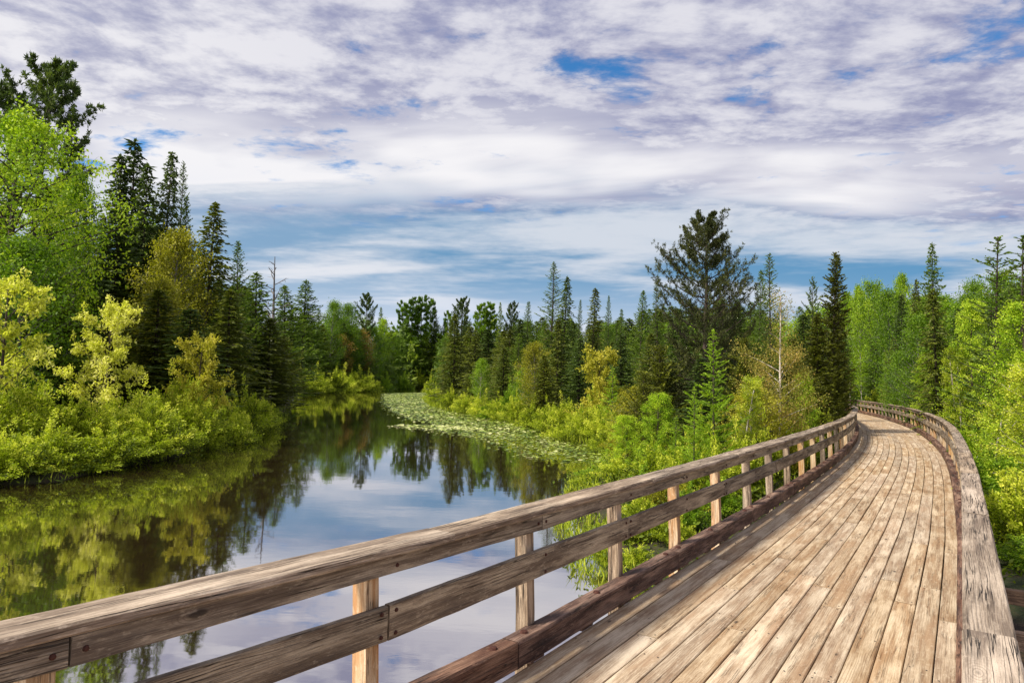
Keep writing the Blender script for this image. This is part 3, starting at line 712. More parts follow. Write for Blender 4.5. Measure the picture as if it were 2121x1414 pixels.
kind('plume', broadleaf(27, 6, 1.7, .05, 60, 14, 24, L_BIRCH, leaf=.075, barkm=B_DARK, elev=.6, sig=.075, sub_len=.2, tb0=.6, prof=lambda t: 1.05-.8*t), 1.7)
kind('plume_b', broadleaf(28, 6, 1.5, .05, 54, 12, 24, L_SHRUB, leaf=.07, barkm=B_PALE, elev=.7, sig=.07, sub_len=.2, tb0=.55, prof=lambda t: 1.05-.75*t, multi=2), 1.5)
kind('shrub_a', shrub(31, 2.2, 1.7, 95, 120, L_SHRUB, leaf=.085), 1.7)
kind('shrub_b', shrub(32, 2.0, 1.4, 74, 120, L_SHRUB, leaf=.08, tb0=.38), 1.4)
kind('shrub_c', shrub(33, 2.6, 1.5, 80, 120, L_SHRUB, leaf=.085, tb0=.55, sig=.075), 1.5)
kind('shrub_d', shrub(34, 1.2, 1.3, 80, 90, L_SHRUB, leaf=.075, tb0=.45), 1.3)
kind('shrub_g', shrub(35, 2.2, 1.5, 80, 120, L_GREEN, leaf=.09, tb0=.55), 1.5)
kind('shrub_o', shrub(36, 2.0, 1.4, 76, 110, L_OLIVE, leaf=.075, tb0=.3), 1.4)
kind('deadtree', bare_tree(41, 12, 1.6, 15, B_GREY, 6, .45, .9), 1.6)
kind('snag', bare_tree(42, 5, 1.8, 30, B_GREY, 7, .05, .3), 1.8)

LAND = [(-150, 'the second leafy tree'), (20, 'the left-edge maple'), (85, 'the tall tufted pine'), (160, 'the thin dark spruce top'), (228, 'the yellow maple sapling'), (290, 'the tallest spruce'), (348, 'the spindly spruce'), (380, 'the airy grey larch'),
    (434, 'the broad dark spruce'), (503, 'the bright young conifer'), (576, 'the dead tree'), (632, 'the ragged fir'), (688, 'the first round-headed tree'), (722, 'the second round-headed tree'), (762, 'the forked pine'), (832, 'the umbrella-topped pines'), (903, 'the skyline gap'),
    (946, 'the channel-mouth spruce'), (1010, 'the red pine row'), (1060, 'the narrow skyline pine'), (1112, 'the olive leafy tree'), (1150, 'the tall airy larch'), (1197, 'the small larch'), (1228, 'the needle-pointed spruce'), (1250, 'the pale yellow sapling'), (1290, 'the soft larch'), (1325, 'the full green larch'),
    (1370, 'the bushy olive cedar'), (1462, 'the big spreading pine'), (1482, 'the vivid young larch'), (1540, 'the shaded cedar'), (1602, 'the blue-green larch'), (1617, 'the dying tree'), (1680, 'the fan-boughed pine'), (1720, 'the dark column tree'),
    (1762, 'the slim green tree'), (1812, 'the full bright tree'), (1852, 'the low brown spruce'), (1878, 'the highest green crown'), (1930, 'the layered fir'), (1985, 'the pale-stemmed tree'), (2052, 'the left bare-topped larch'), (2107, 'the right bare-topped larch'), (2200, 'the view edge')]
def where(px):
    l = min(LAND, key=lambda q: abs(q[0]-px)); d = px-l[0]
    return ('in line with ' if abs(d) < 7 else (('close ' if abs(d) < 22 else '')+('left of ' if d < 0 else 'right of ')))+l[1]
MID = at(np.arange(-6, S_END+6, .5), 1.3)
TREECOUNT = [0]
def put(k, name, px, ytop, depth, label, cat, group=None, wpx=None, rz=None, foot=None):
    proto, R = K[k]; top = along(px, ytop, depth); x, y = top[0], top[1]
    lim = (-.5 if depth < 90 else -2.5) if 'shrub' in k else (.4 if depth < 90 else 3.)
    for _ in range(60):                              # keep every plant on its bank
        if river_sd(np.array([x]), np.array([y]))[0] > lim: break
        depth *= 1.02; top = along(px, ytop, depth); x, y = top[0], top[1]
    g = gz(x, y) if foot is None else foot; h = max(.3, top[2]-g); H = proto[2]
    sz = h/H; sxy = sz if wpx is None else (wpx/F_PX*depth/2)/R
    if k[:6] == 'spruce': sxy *= 1.3
    if k[:5] == 'larch' or k == 'fir': sxy *= 1.15
    off_ = np.min(np.hypot(MID[:, 0]-x, MID[:, 1]-y))
    if off_ < 1.9: print('ON PATH', name, px, depth, round(float(off_), 2))
    TREECOUNT[0] += 1; q_ = random.Random(TREECOUNT[0]); tl_ = (q_.gauss(0, .018), q_.gauss(0, .018))
    return place(proto, name, (x, y, g-.03), sxy, sz, (TREECOUNT[0]*1.37) % 6.283 if rz is None else rz, label, cat, group, tl_)

# ---- left bank, from the frame's edge to the dead tree
put('tallpine', 'pine_tree', 82, 132, 36, 'tall dark pine whose tufted top rises above the big leafy tree at far left', 'tree', wpx=190)
put('tallpine', 'pine_tree', -40, 175, 38, 'dark pine cut off by the left edge of the view behind the big leafy tree', 'tree', wpx=190)
put('bigleaf', 'broadleaf_tree', 30, 195, 27, 'big bright green leafy tree at the left edge with sky showing through its crown', 'tree', wpx=430, rz=.8)
put('bigleaf', 'broadleaf_tree', -150, 330, 29, 'second broad leafy tree reaching in from outside the left edge', 'tree', wpx=440, rz=2.8)
put('birch_b', 'broadleaf_tree', 60, 470, 25, 'deep green leafy tree low in front of the big tree at far left', 'tree', wpx=250)
put('birch_a', 'birch_tree', 165, 330, 31, 'slender light green tree at the right flank of the big leafy tree', 'tree', wpx=110)
put('spindly', 'spruce_tree', 160, 218, 37, 'thin dark spruce top poking out just right of the big leafy tree', 'spruce', wpx=60)
put('spruce_b', 'spruce_tree', 122, 400, 34, 'narrow dark spruce standing under the big leafy tree', 'spruce', wpx=100)
put('spruce_d', 'spruce_tree', 208, 445, 38, 'small pointed brownish spruce left of the tallest spruce group', 'spruce', wpx=70)
put('spruce_a', 'spruce_tree', 290, 292, 44, 'tallest dark spruce of the left bank with a pointed top', 'spruce', wpx=150)
put('spruce_b', 'spruce_tree', 265, 325, 43, 'dark spruce leaning close on the left side of the tallest spruce', 'spruce', wpx=130)
put('spruce_a', 'spruce_tree', 305, 345, 42, 'dark spruce hard against the right side of the tallest spruce', 'spruce', wpx=120)
put('spruce_a', 'spruce_tree', 247, 440, 38, 'wide bluish spruce in front of the tallest spruce group', 'spruce', wpx=190)
put('spindly', 'spruce_tree', 348, 318, 43, 'spindly spruce with a dense black-green top and bare crooked stem', 'spruce', wpx=75)
put('larch_a', 'larch_tree', 380, 335, 45, 'airy grey-green larch right of the spindly spruce', 'larch', wpx=85)
put('larch_b', 'larch_tree', 328, 420, 46, 'hazy open larch between the tallest spruce and the spindly one', 'larch', wpx=110)
put('ochre', 'broadleaf_tree', 362, 455, 36, 'yellow-green leafy tree glowing between the dark spruces', 'tree', wpx=150)
put('ochre', 'broadleaf_tree', 335, 560, 33, 'lower ochre-green leafy tree under the glowing one', 'tree', wpx=140)
put('larch_b', 'larch_tree', 402, 408, 43, 'soft green larch top behind the yellow-green tree', 'larch', wpx=90)
put('spruce_c', 'spruce_tree', 434, 420, 38, 'broad dark olive spruce with a blunt top left of the river bend', 'spruce', wpx=170)
put('larch_b', 'larch_tree', 503, 500, 44, 'bright green young conifer on the slope right of the broad dark spruce', 'larch', wpx=110)
put('spruce_c', 'spruce_tree', 480, 600, 36, 'dark olive spruce low behind the headland bushes', 'spruce', wpx=170)
put('fir', 'fir_tree', 540, 566, 52, 'feathery fir with sweeping boughs left of the dead tree', 'fir', wpx=190)
put('deadtree', 'dead_tree', 576, 534, 60, 'leafless grey dead tree standing against the sky above the bend', 'dead tree', wpx=150)
put('fir', 'fir_tree', 600, 592, 64, 'green fir right behind the dead tree', 'fir', wpx=150)
put('fir', 'fir_tree', 632, 580, 70, 'yellowish fir with a ragged right side beyond the dead tree', 'fir', wpx=150)
put('spruce_c', 'spruce_tree', 560, 660, 45, 'dark brownish spruce at the water side of the headland', 'spruce', wpx=150)
put('cedarbush', 'cedar_tree', 585, 700, 44, 'brown-green cedar leaning over the water at the headland tip', 'cedar', wpx=120)
put('snag', 'dead_shrub', 632, 700, 62, 'tangle of bare grey twigs behind the headland', 'dead bush', wpx=90)
put('spruce_b', 'spruce_tree', 180, 470, 33, 'dark spruce behind the yellow maple sapling', 'spruce', wpx=150)
put('spruce_d', 'spruce_tree', 60, 560, 29, 'shaded spruce behind the left-edge maple', 'spruce', wpx=150)
put('spruce_c', 'spruce_tree', 330, 600, 31, 'wide shaded spruce right behind the yellow maple sapling', 'spruce', wpx=210)
put('spruce_c', 'spruce_tree', 130, 600, 28, 'low dark spruce between the two yellow maples', 'spruce', wpx=190)
put('spruce_a', 'spruce_tree', 400, 640, 30, 'dark spruce low behind the shrub with the raised shoot', 'spruce', wpx=190)
# ---- far bank skyline
SKY = 'skyline trees of the far bank'
for k, nm, px, yt, d_, w, lb, ct in (
    ('larch_b', 'larch_tree', 657, 640, 100, 60, 'small larch on the falling skyline right of the ragged fir', 'larch'),
    ('birch_b', 'broadleaf_tree', 686, 614, 118, 62, 'round-headed green tree, first of the far skyline pair', 'tree'),
    ('birch_b', 'broadleaf_tree', 722, 620, 122, 66, 'round-headed green tree, second of the far skyline pair', 'tree'),
    ('tallpine', 'pine_tree', 762, 612, 112, 42, 'thin forked pine alone on the far skyline', 'pine'),
    ('fir', 'fir_tree', 792, 636, 130, 40, 'small ragged fir on the far skyline by the leafy trees', 'fir'),
    ('redpine', 'pine_tree', 832, 628, 170, 34, 'leftmost bluish pine of the umbrella-topped clump', 'pine'),
    ('redpine', 'pine_tree', 852, 621, 172, 38, 'second bluish pine of the umbrella-topped clump', 'pine'),
    ('redpine', 'pine_tree', 874, 616, 170, 40, 'tallest pine of the umbrella-topped clump', 'pine'),
    ('redpine', 'pine_tree', 892, 622, 173, 30, 'rightmost pine of the umbrella-topped clump', 'pine'),
    ('whitepine', 'pine_tree', 903, 642, 150, 36, 'small pine with level boughs at the gap in the far skyline', 'pine'),
    ('redpine', 'pine_tree', 927, 648, 150, 26, 'lone little round pine in the gap of the far skyline', 'pine'),
    ('tallpine', 'pine_tree', 960, 621, 115, 48, 'bushy-topped pine right of the skyline gap', 'pine'),
    ('redpine', 'pine_tree', 1000, 631, 125, 40, 'pine with visible bare trunk, first of the red pine row', 'pine'),
    ('redpine', 'pine_tree', 1018, 630, 127, 36, 'pine with visible bare trunk, middle of the red pine row', 'pine'),
    ('fir', 'fir_tree', 1040, 626, 110, 40, 'pointed fir right after the row of bare-trunked pines', 'fir'),
    ('tallpine', 'pine_tree', 1060, 630, 112, 34, 'narrow pine between two firs of the right bank skyline', 'pine'),
    ('larch_b', 'larch_tree', 1092, 624, 100, 60, 'broad larch left of the tall two-topped tree', 'larch'),
    ('larch_a', 'larch_tree', 1146, 543, 66, 100, 'tall airy larch standing high over the right bank', 'larch'),
    ('spruce_b', 'spruce_tree', 1166, 574, 62, 62, 'dark spruce tucked against the tall airy larch', 'spruce'),
    ('spruce_d', 'spruce_tree', 1158, 660, 55, 60, 'black narrow spruce in front of the tall airy larch', 'spruce'),
    ('larch_b', 'larch_tree', 1197, 622, 80, 40, 'small larch between the airy larch and the needle-pointed spruce', 'larch'),
    ('spruce_d', 'spruce_tree', 1228, 597, 60, 62, 'needle-pointed dark spruce in the middle of the right bank', 'spruce'),
    ('larch_b', 'larch_tree', 1261, 612, 72, 44, 'slim larch right of the needle-pointed spruce', 'larch'),
    ('larch_b', 'larch_tree', 1285, 640, 66, 50, 'soft larch left of the rounded green one', 'larch'),
    ('larch_b', 'larch_tree', 1325, 603, 55, 90, 'full green larch left of the big spreading pine', 'larch'),
    ('larch_a', 'larch_tree', 1357, 580, 48, 62, 'thin larch top at the left limb of the big spreading pine', 'larch'),
    ):
    put(k, nm, px, yt, d_, lb, ct, SKY if d_ > 95 else None, wpx=w)
# ---- middle ground of the right bank
for k, nm, px, yt, d_, w, lb, ct in (
    ('spruce_c', 'spruce_tree', 946, 652, 66, 88, 'broad dark spruce at the mouth of the lily channel', 'spruce'),
    ('spruce_c', 'spruce_tree', 985, 682, 62, 66, 'second dark spruce just right of the channel mouth', 'spruce'),
    ('larch_b', 'larch_tree', 920, 700, 88, 60, 'green larch left of the channel mouth spruce', 'larch'),
    ('birch_a', 'birch_tree', 997, 735, 56, 42, 'small pale yellow-green tree before the channel spruces', 'tree'),
    ('spruce_d', 'spruce_tree', 1045, 720, 52, 64, 'brownish young spruce behind the lily bed bushes', 'spruce'),
    ('larch_b', 'larch_tree', 1075, 690, 56, 80, 'mid green larch over the lily bed bushes', 'larch'),
    ('ochre', 'broadleaf_tree', 1112, 700, 46, 74, 'olive-yellow leafy tree below the tall airy larch', 'tree'),
    ('spruce_c', 'spruce_tree', 1130, 735, 43, 90, 'dark low spruce with brown lower boughs above the lily bed', 'spruce'),
    ('birch_a', 'birch_tree', 1085, 755, 45, 44, 'glowing yellow-green sapling above the lily bed', 'tree'),
    ('spruce_b', 'spruce_tree', 1200, 700, 44, 76, 'dark spruce below the needle-pointed one', 'spruce'),
    ('maple_b', 'maple_sapling', 1245, 725, 34, 110, 'pale yellow maple sapling standing out before dark spruces', 'tree'),
    ('spruce_a', 'spruce_tree', 1290, 690, 38, 90, 'dark spruce behind the pale yellow maple sapling', 'spruce'),
    ('spruce_c', 'spruce_tree', 1345, 690, 33, 110, 'dark spruce under the left limbs of the big spreading pine', 'spruce'),
    ('jackpine', 'pine_tree', 1462, 455, 25, 205, 'big spreading dark pine with upturned limbs standing tallest on the right bank', 'pine'),
    ('cedarbush', 'cedar_tree', 1370, 715, 24, 150, 'bushy olive cedar under the big spreading pine', 'cedar'),
    ('cedarbush', 'cedar_tree', 1335, 770, 21, 110, 'low olive cedar left of the bright larch', 'cedar'),
    ('brightlarch', 'larch_tree', 1482, 682, 16.5, 180, 'vivid light green young larch before the big spreading pine', 'larch'),
    ('brightlarch', 'larch_tree', 1440, 800, 14.5, 110, 'low vivid green larch left of the taller vivid one', 'larch'),
    ('cedarbush', 'cedar_tree', 1540, 700, 22, 130, 'shaded cedar right of the vivid young larch', 'cedar'),
    ('larch_a', 'larch_tree', 1602, 525, 34, 110, 'tall sparse blue-green larch behind the white-stemmed tree', 'larch'),
    ('larch_b', 'larch_tree', 1570, 560, 36, 90, 'shorter larch leaning on the tall sparse blue-green one', 'larch'),
    ('whitepine', 'pine_tree', 1680, 575, 42, 80, 'pine with fan-shaped boughs left of the dark column cedar', 'pine'),
    ('spruce_b', 'spruce_tree', 1672, 650, 34, 100, 'dark green spruce left of the column cedar', 'spruce'),
    ('cedar', 'cedar_tree', 1720, 526, 31.5, 84, 'tall dark column-shaped tree at the left rail where the boardwalk bends', 'cedar'),
    ('cedar', 'cedar_tree', 1742, 640, 33, 60, 'shorter cedar filling in right of the dark column tree', 'cedar'),
    ('cedar', 'cedar_tree', 1694, 650, 29, 90, 'brownish cedar at the left foot of the dark column tree', 'cedar'),
    ('cedarbush', 'cedar_tree', 1735, 770, 31, 60, 'dark little cedar touching the left rail at the bend', 'cedar'),
    ('plume', 'broadleaf_tree', 1300, 850, 20, 120, 'leafy green sapling between the lily bed and the left rail', 'tree'),
    ('plume_b', 'broadleaf_tree', 1545, 760, 17.5, 120, 'fresh green sapling right of the taller vivid larch', 'tree'),
    ('plume', 'broadleaf_tree', 1365, 800, 18, 120, 'leafy green sapling in front of the bushy olive cedar', 'tree'),
    ('plume_b', 'broadleaf_tree', 1235, 900, 21.5, 90, 'low yellow-green sapling at the near end of the lily bed', 'tree'),
    ('brightlarch', 'larch_tree', 1270, 760, 30, 90, 'light green larch below the pale yellow maple sapling', 'larch'),
    ('plume', 'broadleaf_tree', 1660, 760, 23, 90, 'green sapling between the dying tree and the dark column tree', 'tree'),
    ('brightlarch', 'larch_tree', 1400, 860, 16, 90, 'small vivid larch left of the pair of vivid larches', 'larch'),
    ('ochre', 'broadleaf_tree', 1320, 790, 24, 120, 'ochre bushy tree left of the bushy olive cedar', 'tree'),
    ('larch_b', 'larch_tree', 1590, 720, 24, 110, 'shaded green larch behind the dying tree', 'larch'),
    ('cedarbush', 'cedar_tree', 1640, 700, 25, 120, 'brownish cedar crowding behind the dying tree', 'cedar'),
    ('spruce_a', 'spruce_tree', 1460, 740, 22, 120, 'dark spruce between the big pine and the vivid larch', 'spruce'),
    ('ochre', 'broadleaf_tree', 1560, 790, 19, 130, 'ochre bush-like tree left of the white-stemmed dying tree', 'tree'),
    ('cedarbush', 'cedar_tree', 1680, 780, 24, 110, 'brown-green cedar right of the white-stemmed dying tree', 'cedar'),
    ('spruce_a', 'spruce_tree', 1412, 640, 34, 120, 'dark spruce behind the foot of the big spreading pine', 'spruce'),
    ('spruce_a', 'spruce_tree', 1520, 640, 34, 120, 'dark spruce behind the right limbs of the big spreading pine', 'spruce'),
    ):
    put(k, nm, px, yt, d_, lb, ct, wpx=w)
# the dying tree with the pale stem beside the rail
_g = np.random.default_rng(77)
dy = K['dying'] = ((lambda a: (a[0], a[1], 6.))(broadleaf(25, 6, 1.35, .12, 40, 20, 32, L_RUST, leaf=.065, barkm=B_PALE, elev=.55, sig=.12, prof=lambda t: .35+.75*math.sin(math.pi*min(1, .25+.5*t)) if t < .6 else .3, trunk_r=.012, thin=lambda t: 1. if t < .6 else .14, twigs=False)), 1.35)
put('dying', 'dying_tree', 1617, 585, 20, 'dying tree with a bare pale stem and rusty foliage beside the left rail', 'tree', wpx=135)
# ---- right side of the boardwalk and beyond the bend
for k, nm, px, yt, d_, w, lb, ct in (
    ('birch_a', 'birch_tree', 1762, 590, 72, 60, 'slim light green tree right of the dark column tree', 'tree'),
    ('birch_c', 'broadleaf_tree', 1812, 566, 66, 100, 'full bright green tree beyond the boardwalk bend', 'tree'),
    ('birch_a', 'birch_tree', 1785, 578, 70, 50, 'narrow green treetop beyond the bend beside the full bright one', 'tree'),
    ('birch_b', 'broadleaf_tree', 1845, 585, 60, 100, 'darker green leafy tree beyond the bend', 'tree'),
    ('birch_a', 'birch_tree', 1878, 550, 62, 60, 'highest light green crown beyond the bend, left of the layered fir', 'tree'),
    ('spruce_c', 'spruce_tree', 1893, 580, 50, 60, 'black-green spruce left of the layered fir', 'spruce'),
    ('fir', 'fir_tree', 1930, 505, 44, 105, 'layered dark fir with outspread boughs rising over the right-hand trees', 'fir'),
    ('spruce_b', 'spruce_tree', 1812, 680, 64, 54, 'narrow black spruce low beyond the bend', 'spruce'),
    ('spruce_d', 'spruce_tree', 1852, 700, 50, 50, 'brownish narrow spruce beside the low black one', 'spruce'),
    ('spruce_d', 'spruce_tree', 1945, 600, 31, 84, 'scraggy brown spruce in front of the layered fir', 'spruce'),
    ('birch_b', 'broadleaf_tree', 1900, 640, 42, 110, 'bright leafy tree over the curve of the right rail', 'tree'),
    ('birch_b', 'broadleaf_tree', 1870, 720, 46, 100, 'green leafy tree low behind the curve of the right rail', 'tree'),
    ('birch_b', 'broadleaf_tree', 2010, 565, 40, 90, 'dark green crown left of the first bare-topped larch', 'tree'),
    ('birch_b', 'broadleaf_tree', 2078, 545, 36, 120, 'rounded green crown between the two bare-topped larches', 'tree'),
    ('plume', 'broadleaf_tree', 2012, 600, 26, 130, 'pale leafy tree leaning over the right rail', 'tree'),
    ('plume', 'broadleaf_tree', 2120, 600, 17, 210, 'bright leafy tree at the right edge of the view', 'tree'),
    ('plume_b', 'broadleaf_tree', 2150, 720, 12.5, 260, 'nearest yellow-green leafy tree at the right edge', 'tree'),
    ('plume_b', 'broadleaf_tree', 2065, 745, 18.5, 150, 'leafy tree hugging the outside of the right rail', 'tree'),
    ('spruce_a', 'spruce_tree', 2045, 640, 30, 90, 'dark spruce showing between the leafy trees below the left bare-topped larch', 'spruce'),
    ('spruce_b', 'spruce_tree', 1868, 610, 54, 60, 'slim dark spruce left of the black-green one', 'spruce'),
    ('spruce_c', 'spruce_tree', 1990, 720, 28, 70, 'low dark spruce in the shade outside the right rail', 'spruce'),
    ('whitepine', 'pine_tree', 2085, 600, 27, 110, 'feathery dark pine between the two bare-topped larches', 'pine'),
    ('spruce_a', 'spruce_tree', 1745, 690, 60, 60, 'dark spruce just past the dark column tree', 'spruce'),
    ('plume_b', 'broadleaf_tree', 1985, 700, 26, 100, 'small yellow-green tree with a pale stem outside the right rail', 'tree'),
    ('brightlarch', 'larch_tree', 1965, 690, 31, 90, 'bright young larch above the curve of the right rail', 'larch'),
    ('brightlarch', 'larch_tree', 1838, 725, 56, 50, 'small bright larch straight beyond the bend', 'larch'),
    ('spruce_c', 'spruce_tree', 1784, 700, 84, 44, 'dark green spruce at the vanishing end of the boardwalk', 'spruce'),
    ('spruce_a', 'spruce_tree', 1985, 640, 34, 80, 'blue-green spruce behind the small pale-stemmed tree', 'spruce'),
    ('brightlarch', 'larch_tree', 1872, 760, 45, 56, 'low bright larch behind the far rail curve', 'larch'),
    ('plume', 'broadleaf_tree', 1925, 720, 36, 90, 'bushy green tree below the layered fir', 'tree'),
    ('spruce_a', 'spruce_tree', 1905, 740, 38, 60, 'small dark spruce right outside the curving rail', 'spruce'),
    ):
    put(k, nm, px, yt, d_, lb, ct, wpx=w)
K['leader'] = (conifer(26, 7, 1.0, 120, 70, L_LARCHD, L=.13, Wd=.05, rise=.45, droop=.1, tip=.2, ragged=.7, taper=.6, bare=.05, core=0, stem=.45), 1.0)
put('leader', 'larch_tree', 2052, 490, 22, 'thin young larch with a bare spiky top, the left one of two', 'larch', wpx=210)
put('leader', 'larch_tree', 2107, 485, 21, 'thin young larch with a bare spiky top, the one at the right edge', 'larch', wpx=210)

# ---- shrubs of the left bank
K['maple_h'] = K['maple']
put('maple', 'maple_sapling', 228, 628, 24.5, 'bright yellow maple sapling with plume-like branches over the left bank', 'tree', wpx=175, rz=1.)
put('maple', 'maple_sapling', 15, 575, 21, 'bright yellow maple sapling cut by the left edge', 'tree', wpx=230, rz=2.)
G = 'alder shrubs along the left bank'
r = random.Random(11)
for k, px, yt, d_, w in (
    ('shrub_c', -40, 720, 19.5, 210), ('shrub_c', 60, 735, 20.5, 200), ('shrub_a', 20, 860, 17.8, 190), ('shrub_b', 110, 850, 19.2, 190), ('shrub_a', 150, 790, 21.5, 180),
    ('shrub_c', 210, 800, 22.2, 190), ('shrub_a', 230, 860, 20.6, 190), ('shrub_c', 290, 770, 24, 170), ('shrub_a', 320, 800, 22.9, 180), ('shrub_b', 300, 870, 22, 150),
    ('shrub_c', 375, 740, 26.5, 150), ('shrub_a', 400, 780, 25.8, 170), ('shrub_b', 360, 850, 23.8, 150), ('shrub_c', 440, 770, 29, 130), ('shrub_a', 470, 800, 28.5, 140),
    ('shrub_a', 510, 770, 32, 130), ('shrub_a', 540, 800, 36, 100), ('shrub_b', 480, 850, 28.6, 110), ('shrub_d', 430, 880, 26.4, 100), ('shrub_d', 80, 930, 18.4, 150), ('shrub_d', 190, 930, 19.7, 130),
    ('shrub_d', -60, 930, 17., 170), ('shrub_b', 562, 830, 40, 50)):
    put(k, 'alder_shrub', px, yt, d_, 'yellow-green alder shrub '+('at the left waterline, ' if yt > 840 else 'on the left bank, ')+where(px), 'shrub', G, wpx=w)
put('maple_b', 'alder_shrub', 412, 700, 27, 'green shrub with one long shoot raised to the right on the left bank', 'shrub', wpx=130)
for k, px, yt, d_, w in (('shrub_c', 628, 750, 100, 80), ('shrub_c', 655, 745, 103, 80), ('shrub_c', 708, 748, 106, 80), ('shrub_c', 745, 752, 109, 80), ('shrub_a', 632, 768, 104, 60), ('shrub_a', 662, 760, 106, 66), ('shrub_b', 696, 754, 108, 66), ('shrub_a', 732, 762, 110, 66), ('shrub_b', 766, 764, 114, 60), ('shrub_a', 680, 772, 107, 50), ('shrub_b', 715, 774, 108, 50), ('shrub_a', 750, 775, 111, 50), ('shrub_g', 800, 770, 125, 40), ('shrub_g', 835, 768, 135, 44), ('shrub_a', 870, 762, 125, 50), ('shrub_b', 895, 768, 112, 40), ('shrub_o', 650, 740, 106, 50)):
    put(k, 'bank_shrub', px, yt, d_, 'light green far-bank shrub '+where(px), 'shrub', 'shrubs on the far bank at the river turn', wpx=w)
# ---- shrubs of the right bank beside the lily bed
for k, px, yt, d_, w in (
    ('shrub_a', 905, 790, 72, 54), ('shrub_b', 935, 795, 62, 60), ('shrub_a', 965, 800, 57, 66), ('shrub_c', 1000, 800, 53, 66), ('shrub_a', 1035, 805, 50, 76), ('shrub_g', 1010, 830, 52, 50),
    ('shrub_a', 1070, 800, 47, 76), ('shrub_b', 1105, 815, 43, 80), ('shrub_g', 1060, 780, 50, 60), ('shrub_a', 1140, 815, 39, 90), ('shrub_c', 1170, 805, 38, 80), ('shrub_b', 1180, 850, 34.5, 90),
    ('shrub_a', 1215, 815, 33, 100), ('shrub_c', 1250, 810, 32, 90), ('shrub_a', 1270, 850, 29, 100), ('shrub_g', 1230, 780, 36, 70), ('shrub_d', 1245, 895, 29.5, 80), ('shrub_d', 1150, 880, 37, 70), ('shrub_d', 1090, 862, 44, 60)):
    put(k, 'bank_shrub', px, yt, d_, 'light green shrub behind the lily pads, '+where(px), 'shrub', 'shrubs on the bank behind the lily pads', wpx=w)
for k, px, yt, d_, w in (
    ('shrub_o', 1300, 850, 25, 120), ('shrub_a', 1290, 930, 19.5, 130), ('shrub_o', 1350, 850, 21, 130), ('shrub_b', 1360, 900, 17, 150), ('shrub_a', 1265, 985, 16.5, 110), ('shrub_g', 1330, 960, 14.6, 150),
    ('shrub_b', 1235, 1030, 15.5, 70), ('shrub_a', 1420, 880, 15.2, 150), ('shrub_o', 1390, 940, 13.5, 150), ('shrub_b', 1480, 880, 14, 140), ('shrub_c', 1525, 850, 16, 130), ('shrub_a', 1570, 840, 17, 130), ('shrub_b', 1600, 830, 19.5, 120),
    ('shrub_a', 1640, 800, 21.5, 110), ('shrub_b', 1680, 810, 24, 90), ('shrub_o', 1620, 850, 19, 90), ('shrub_d', 1290, 1065, 12.2, 120), ('shrub_d', 1350, 1040, 12, 120), ('shrub_g', 1420, 990, 12.6, 120),
    ('shrub_g', 1490, 960, 13.4, 110), ('shrub_b', 1560, 900, 15.6, 100), ('shrub_a', 1650, 850, 20.5, 70), ('shrub_a', 1710, 820, 27, 60), ('shrub_o', 1700, 850, 25, 50), ('shrub_d', 1255, 1130, 11.2, 80), ('shrub_g', 1235, 960, 21, 90), ('shrub_a', 1210, 985, 19.5, 70), ('shrub_o', 1190, 1020, 17.5, 50), ('shrub_a', 1250, 1075, 13.2, 80), ('shrub_b', 1330, 1000, 13, 110), ('shrub_a', 1450, 830, 18, 120), ('shrub_a', 1400, 1040, 11.6, 100), ('shrub_d', 1320, 1120, 10.9, 100)):
    put(k, 'rail_side_shrub', px, yt, d_, ('low' if yt > 930 else 'tall')+' leafy shrub near the river-side rail, '+where(px), 'shrub', 'shrubs close outside the river-side rail', wpx=w)
for k, px, yt, d_, w in (
    ('shrub_a', 2120, 930, 12.0, 260), ('shrub_g', 2060, 900, 16, 170), ('shrub_g', 2150, 1090, 10.5, 200), ('shrub_g', 2030, 850, 20, 140), ('shrub_a', 1995, 830, 26, 110), ('shrub_g', 1960, 830, 31, 90), ('shrub_a', 1925, 815, 38, 80),
    ('shrub_g', 1890, 800, 46, 70), ('shrub_g', 1850, 795, 54, 70), ('shrub_a', 1815, 790, 62, 60), ('shrub_g', 1780, 790, 72, 60), ('shrub_g', 2180, 880, 14, 260)):
    put(k, 'forest_edge_shrub', px, yt, d_, 'green shrub against the forest-side rail, '+where(px), 'shrub', 'shrubs along the forest-side rail', wpx=w)

# ---- the forest behind: single trees, the look-alikes sharing a label
FILL_X = [-500, -100, 100, 200, 300, 400, 480, 560, 620, 700, 800, 900, 1000, 1100, 1200, 1300, 1400, 1500, 1600, 1700, 1760, 1850, 1950, 2000, 2121, 2500]
FILL_Y = [300, 430, 470, 500, 450, 480, 545, 625, 640, 648, 672, 672, 660, 655, 655, 645, 625, 615, 620, 640, 612, 598, 600, 610, 585, 500]
r = random.Random(21); pts = []
tries = 0
KINDS = {'con': ('spruce_a', 'spruce_b', 'spruce_c', 'spruce_d', 'larch_b', 'larch_b', 'larch_a', 'fir'), 'dec': ('birch_a', 'birch_b', 'birch_b', 'birch_c', 'larch_b', 'spruce_a', 'birch_b')}
INFO = {'spruce': ('spruce_tree', 'spruce'), 'larch': ('larch_tree', 'larch'), 'fir': ('fir_tree', 'fir'), 'birch': ('broadleaf_tree', 'tree')}
cand = []
while len(cand) < 9000:
    px = r.uniform(-110, 2240); dd = math.exp(r.uniform(math.log(26), math.log(200))); cand.append((px, dd))
cx_ = np.array([along(a, 760, b)[0] for a, b in cand]); cy_ = np.array([b for a, b in cand]); sdv = river_sd(cx_, cy_)
_far = at(np.arange(-6, S_END+6, .5), 1.3)
nf = 0
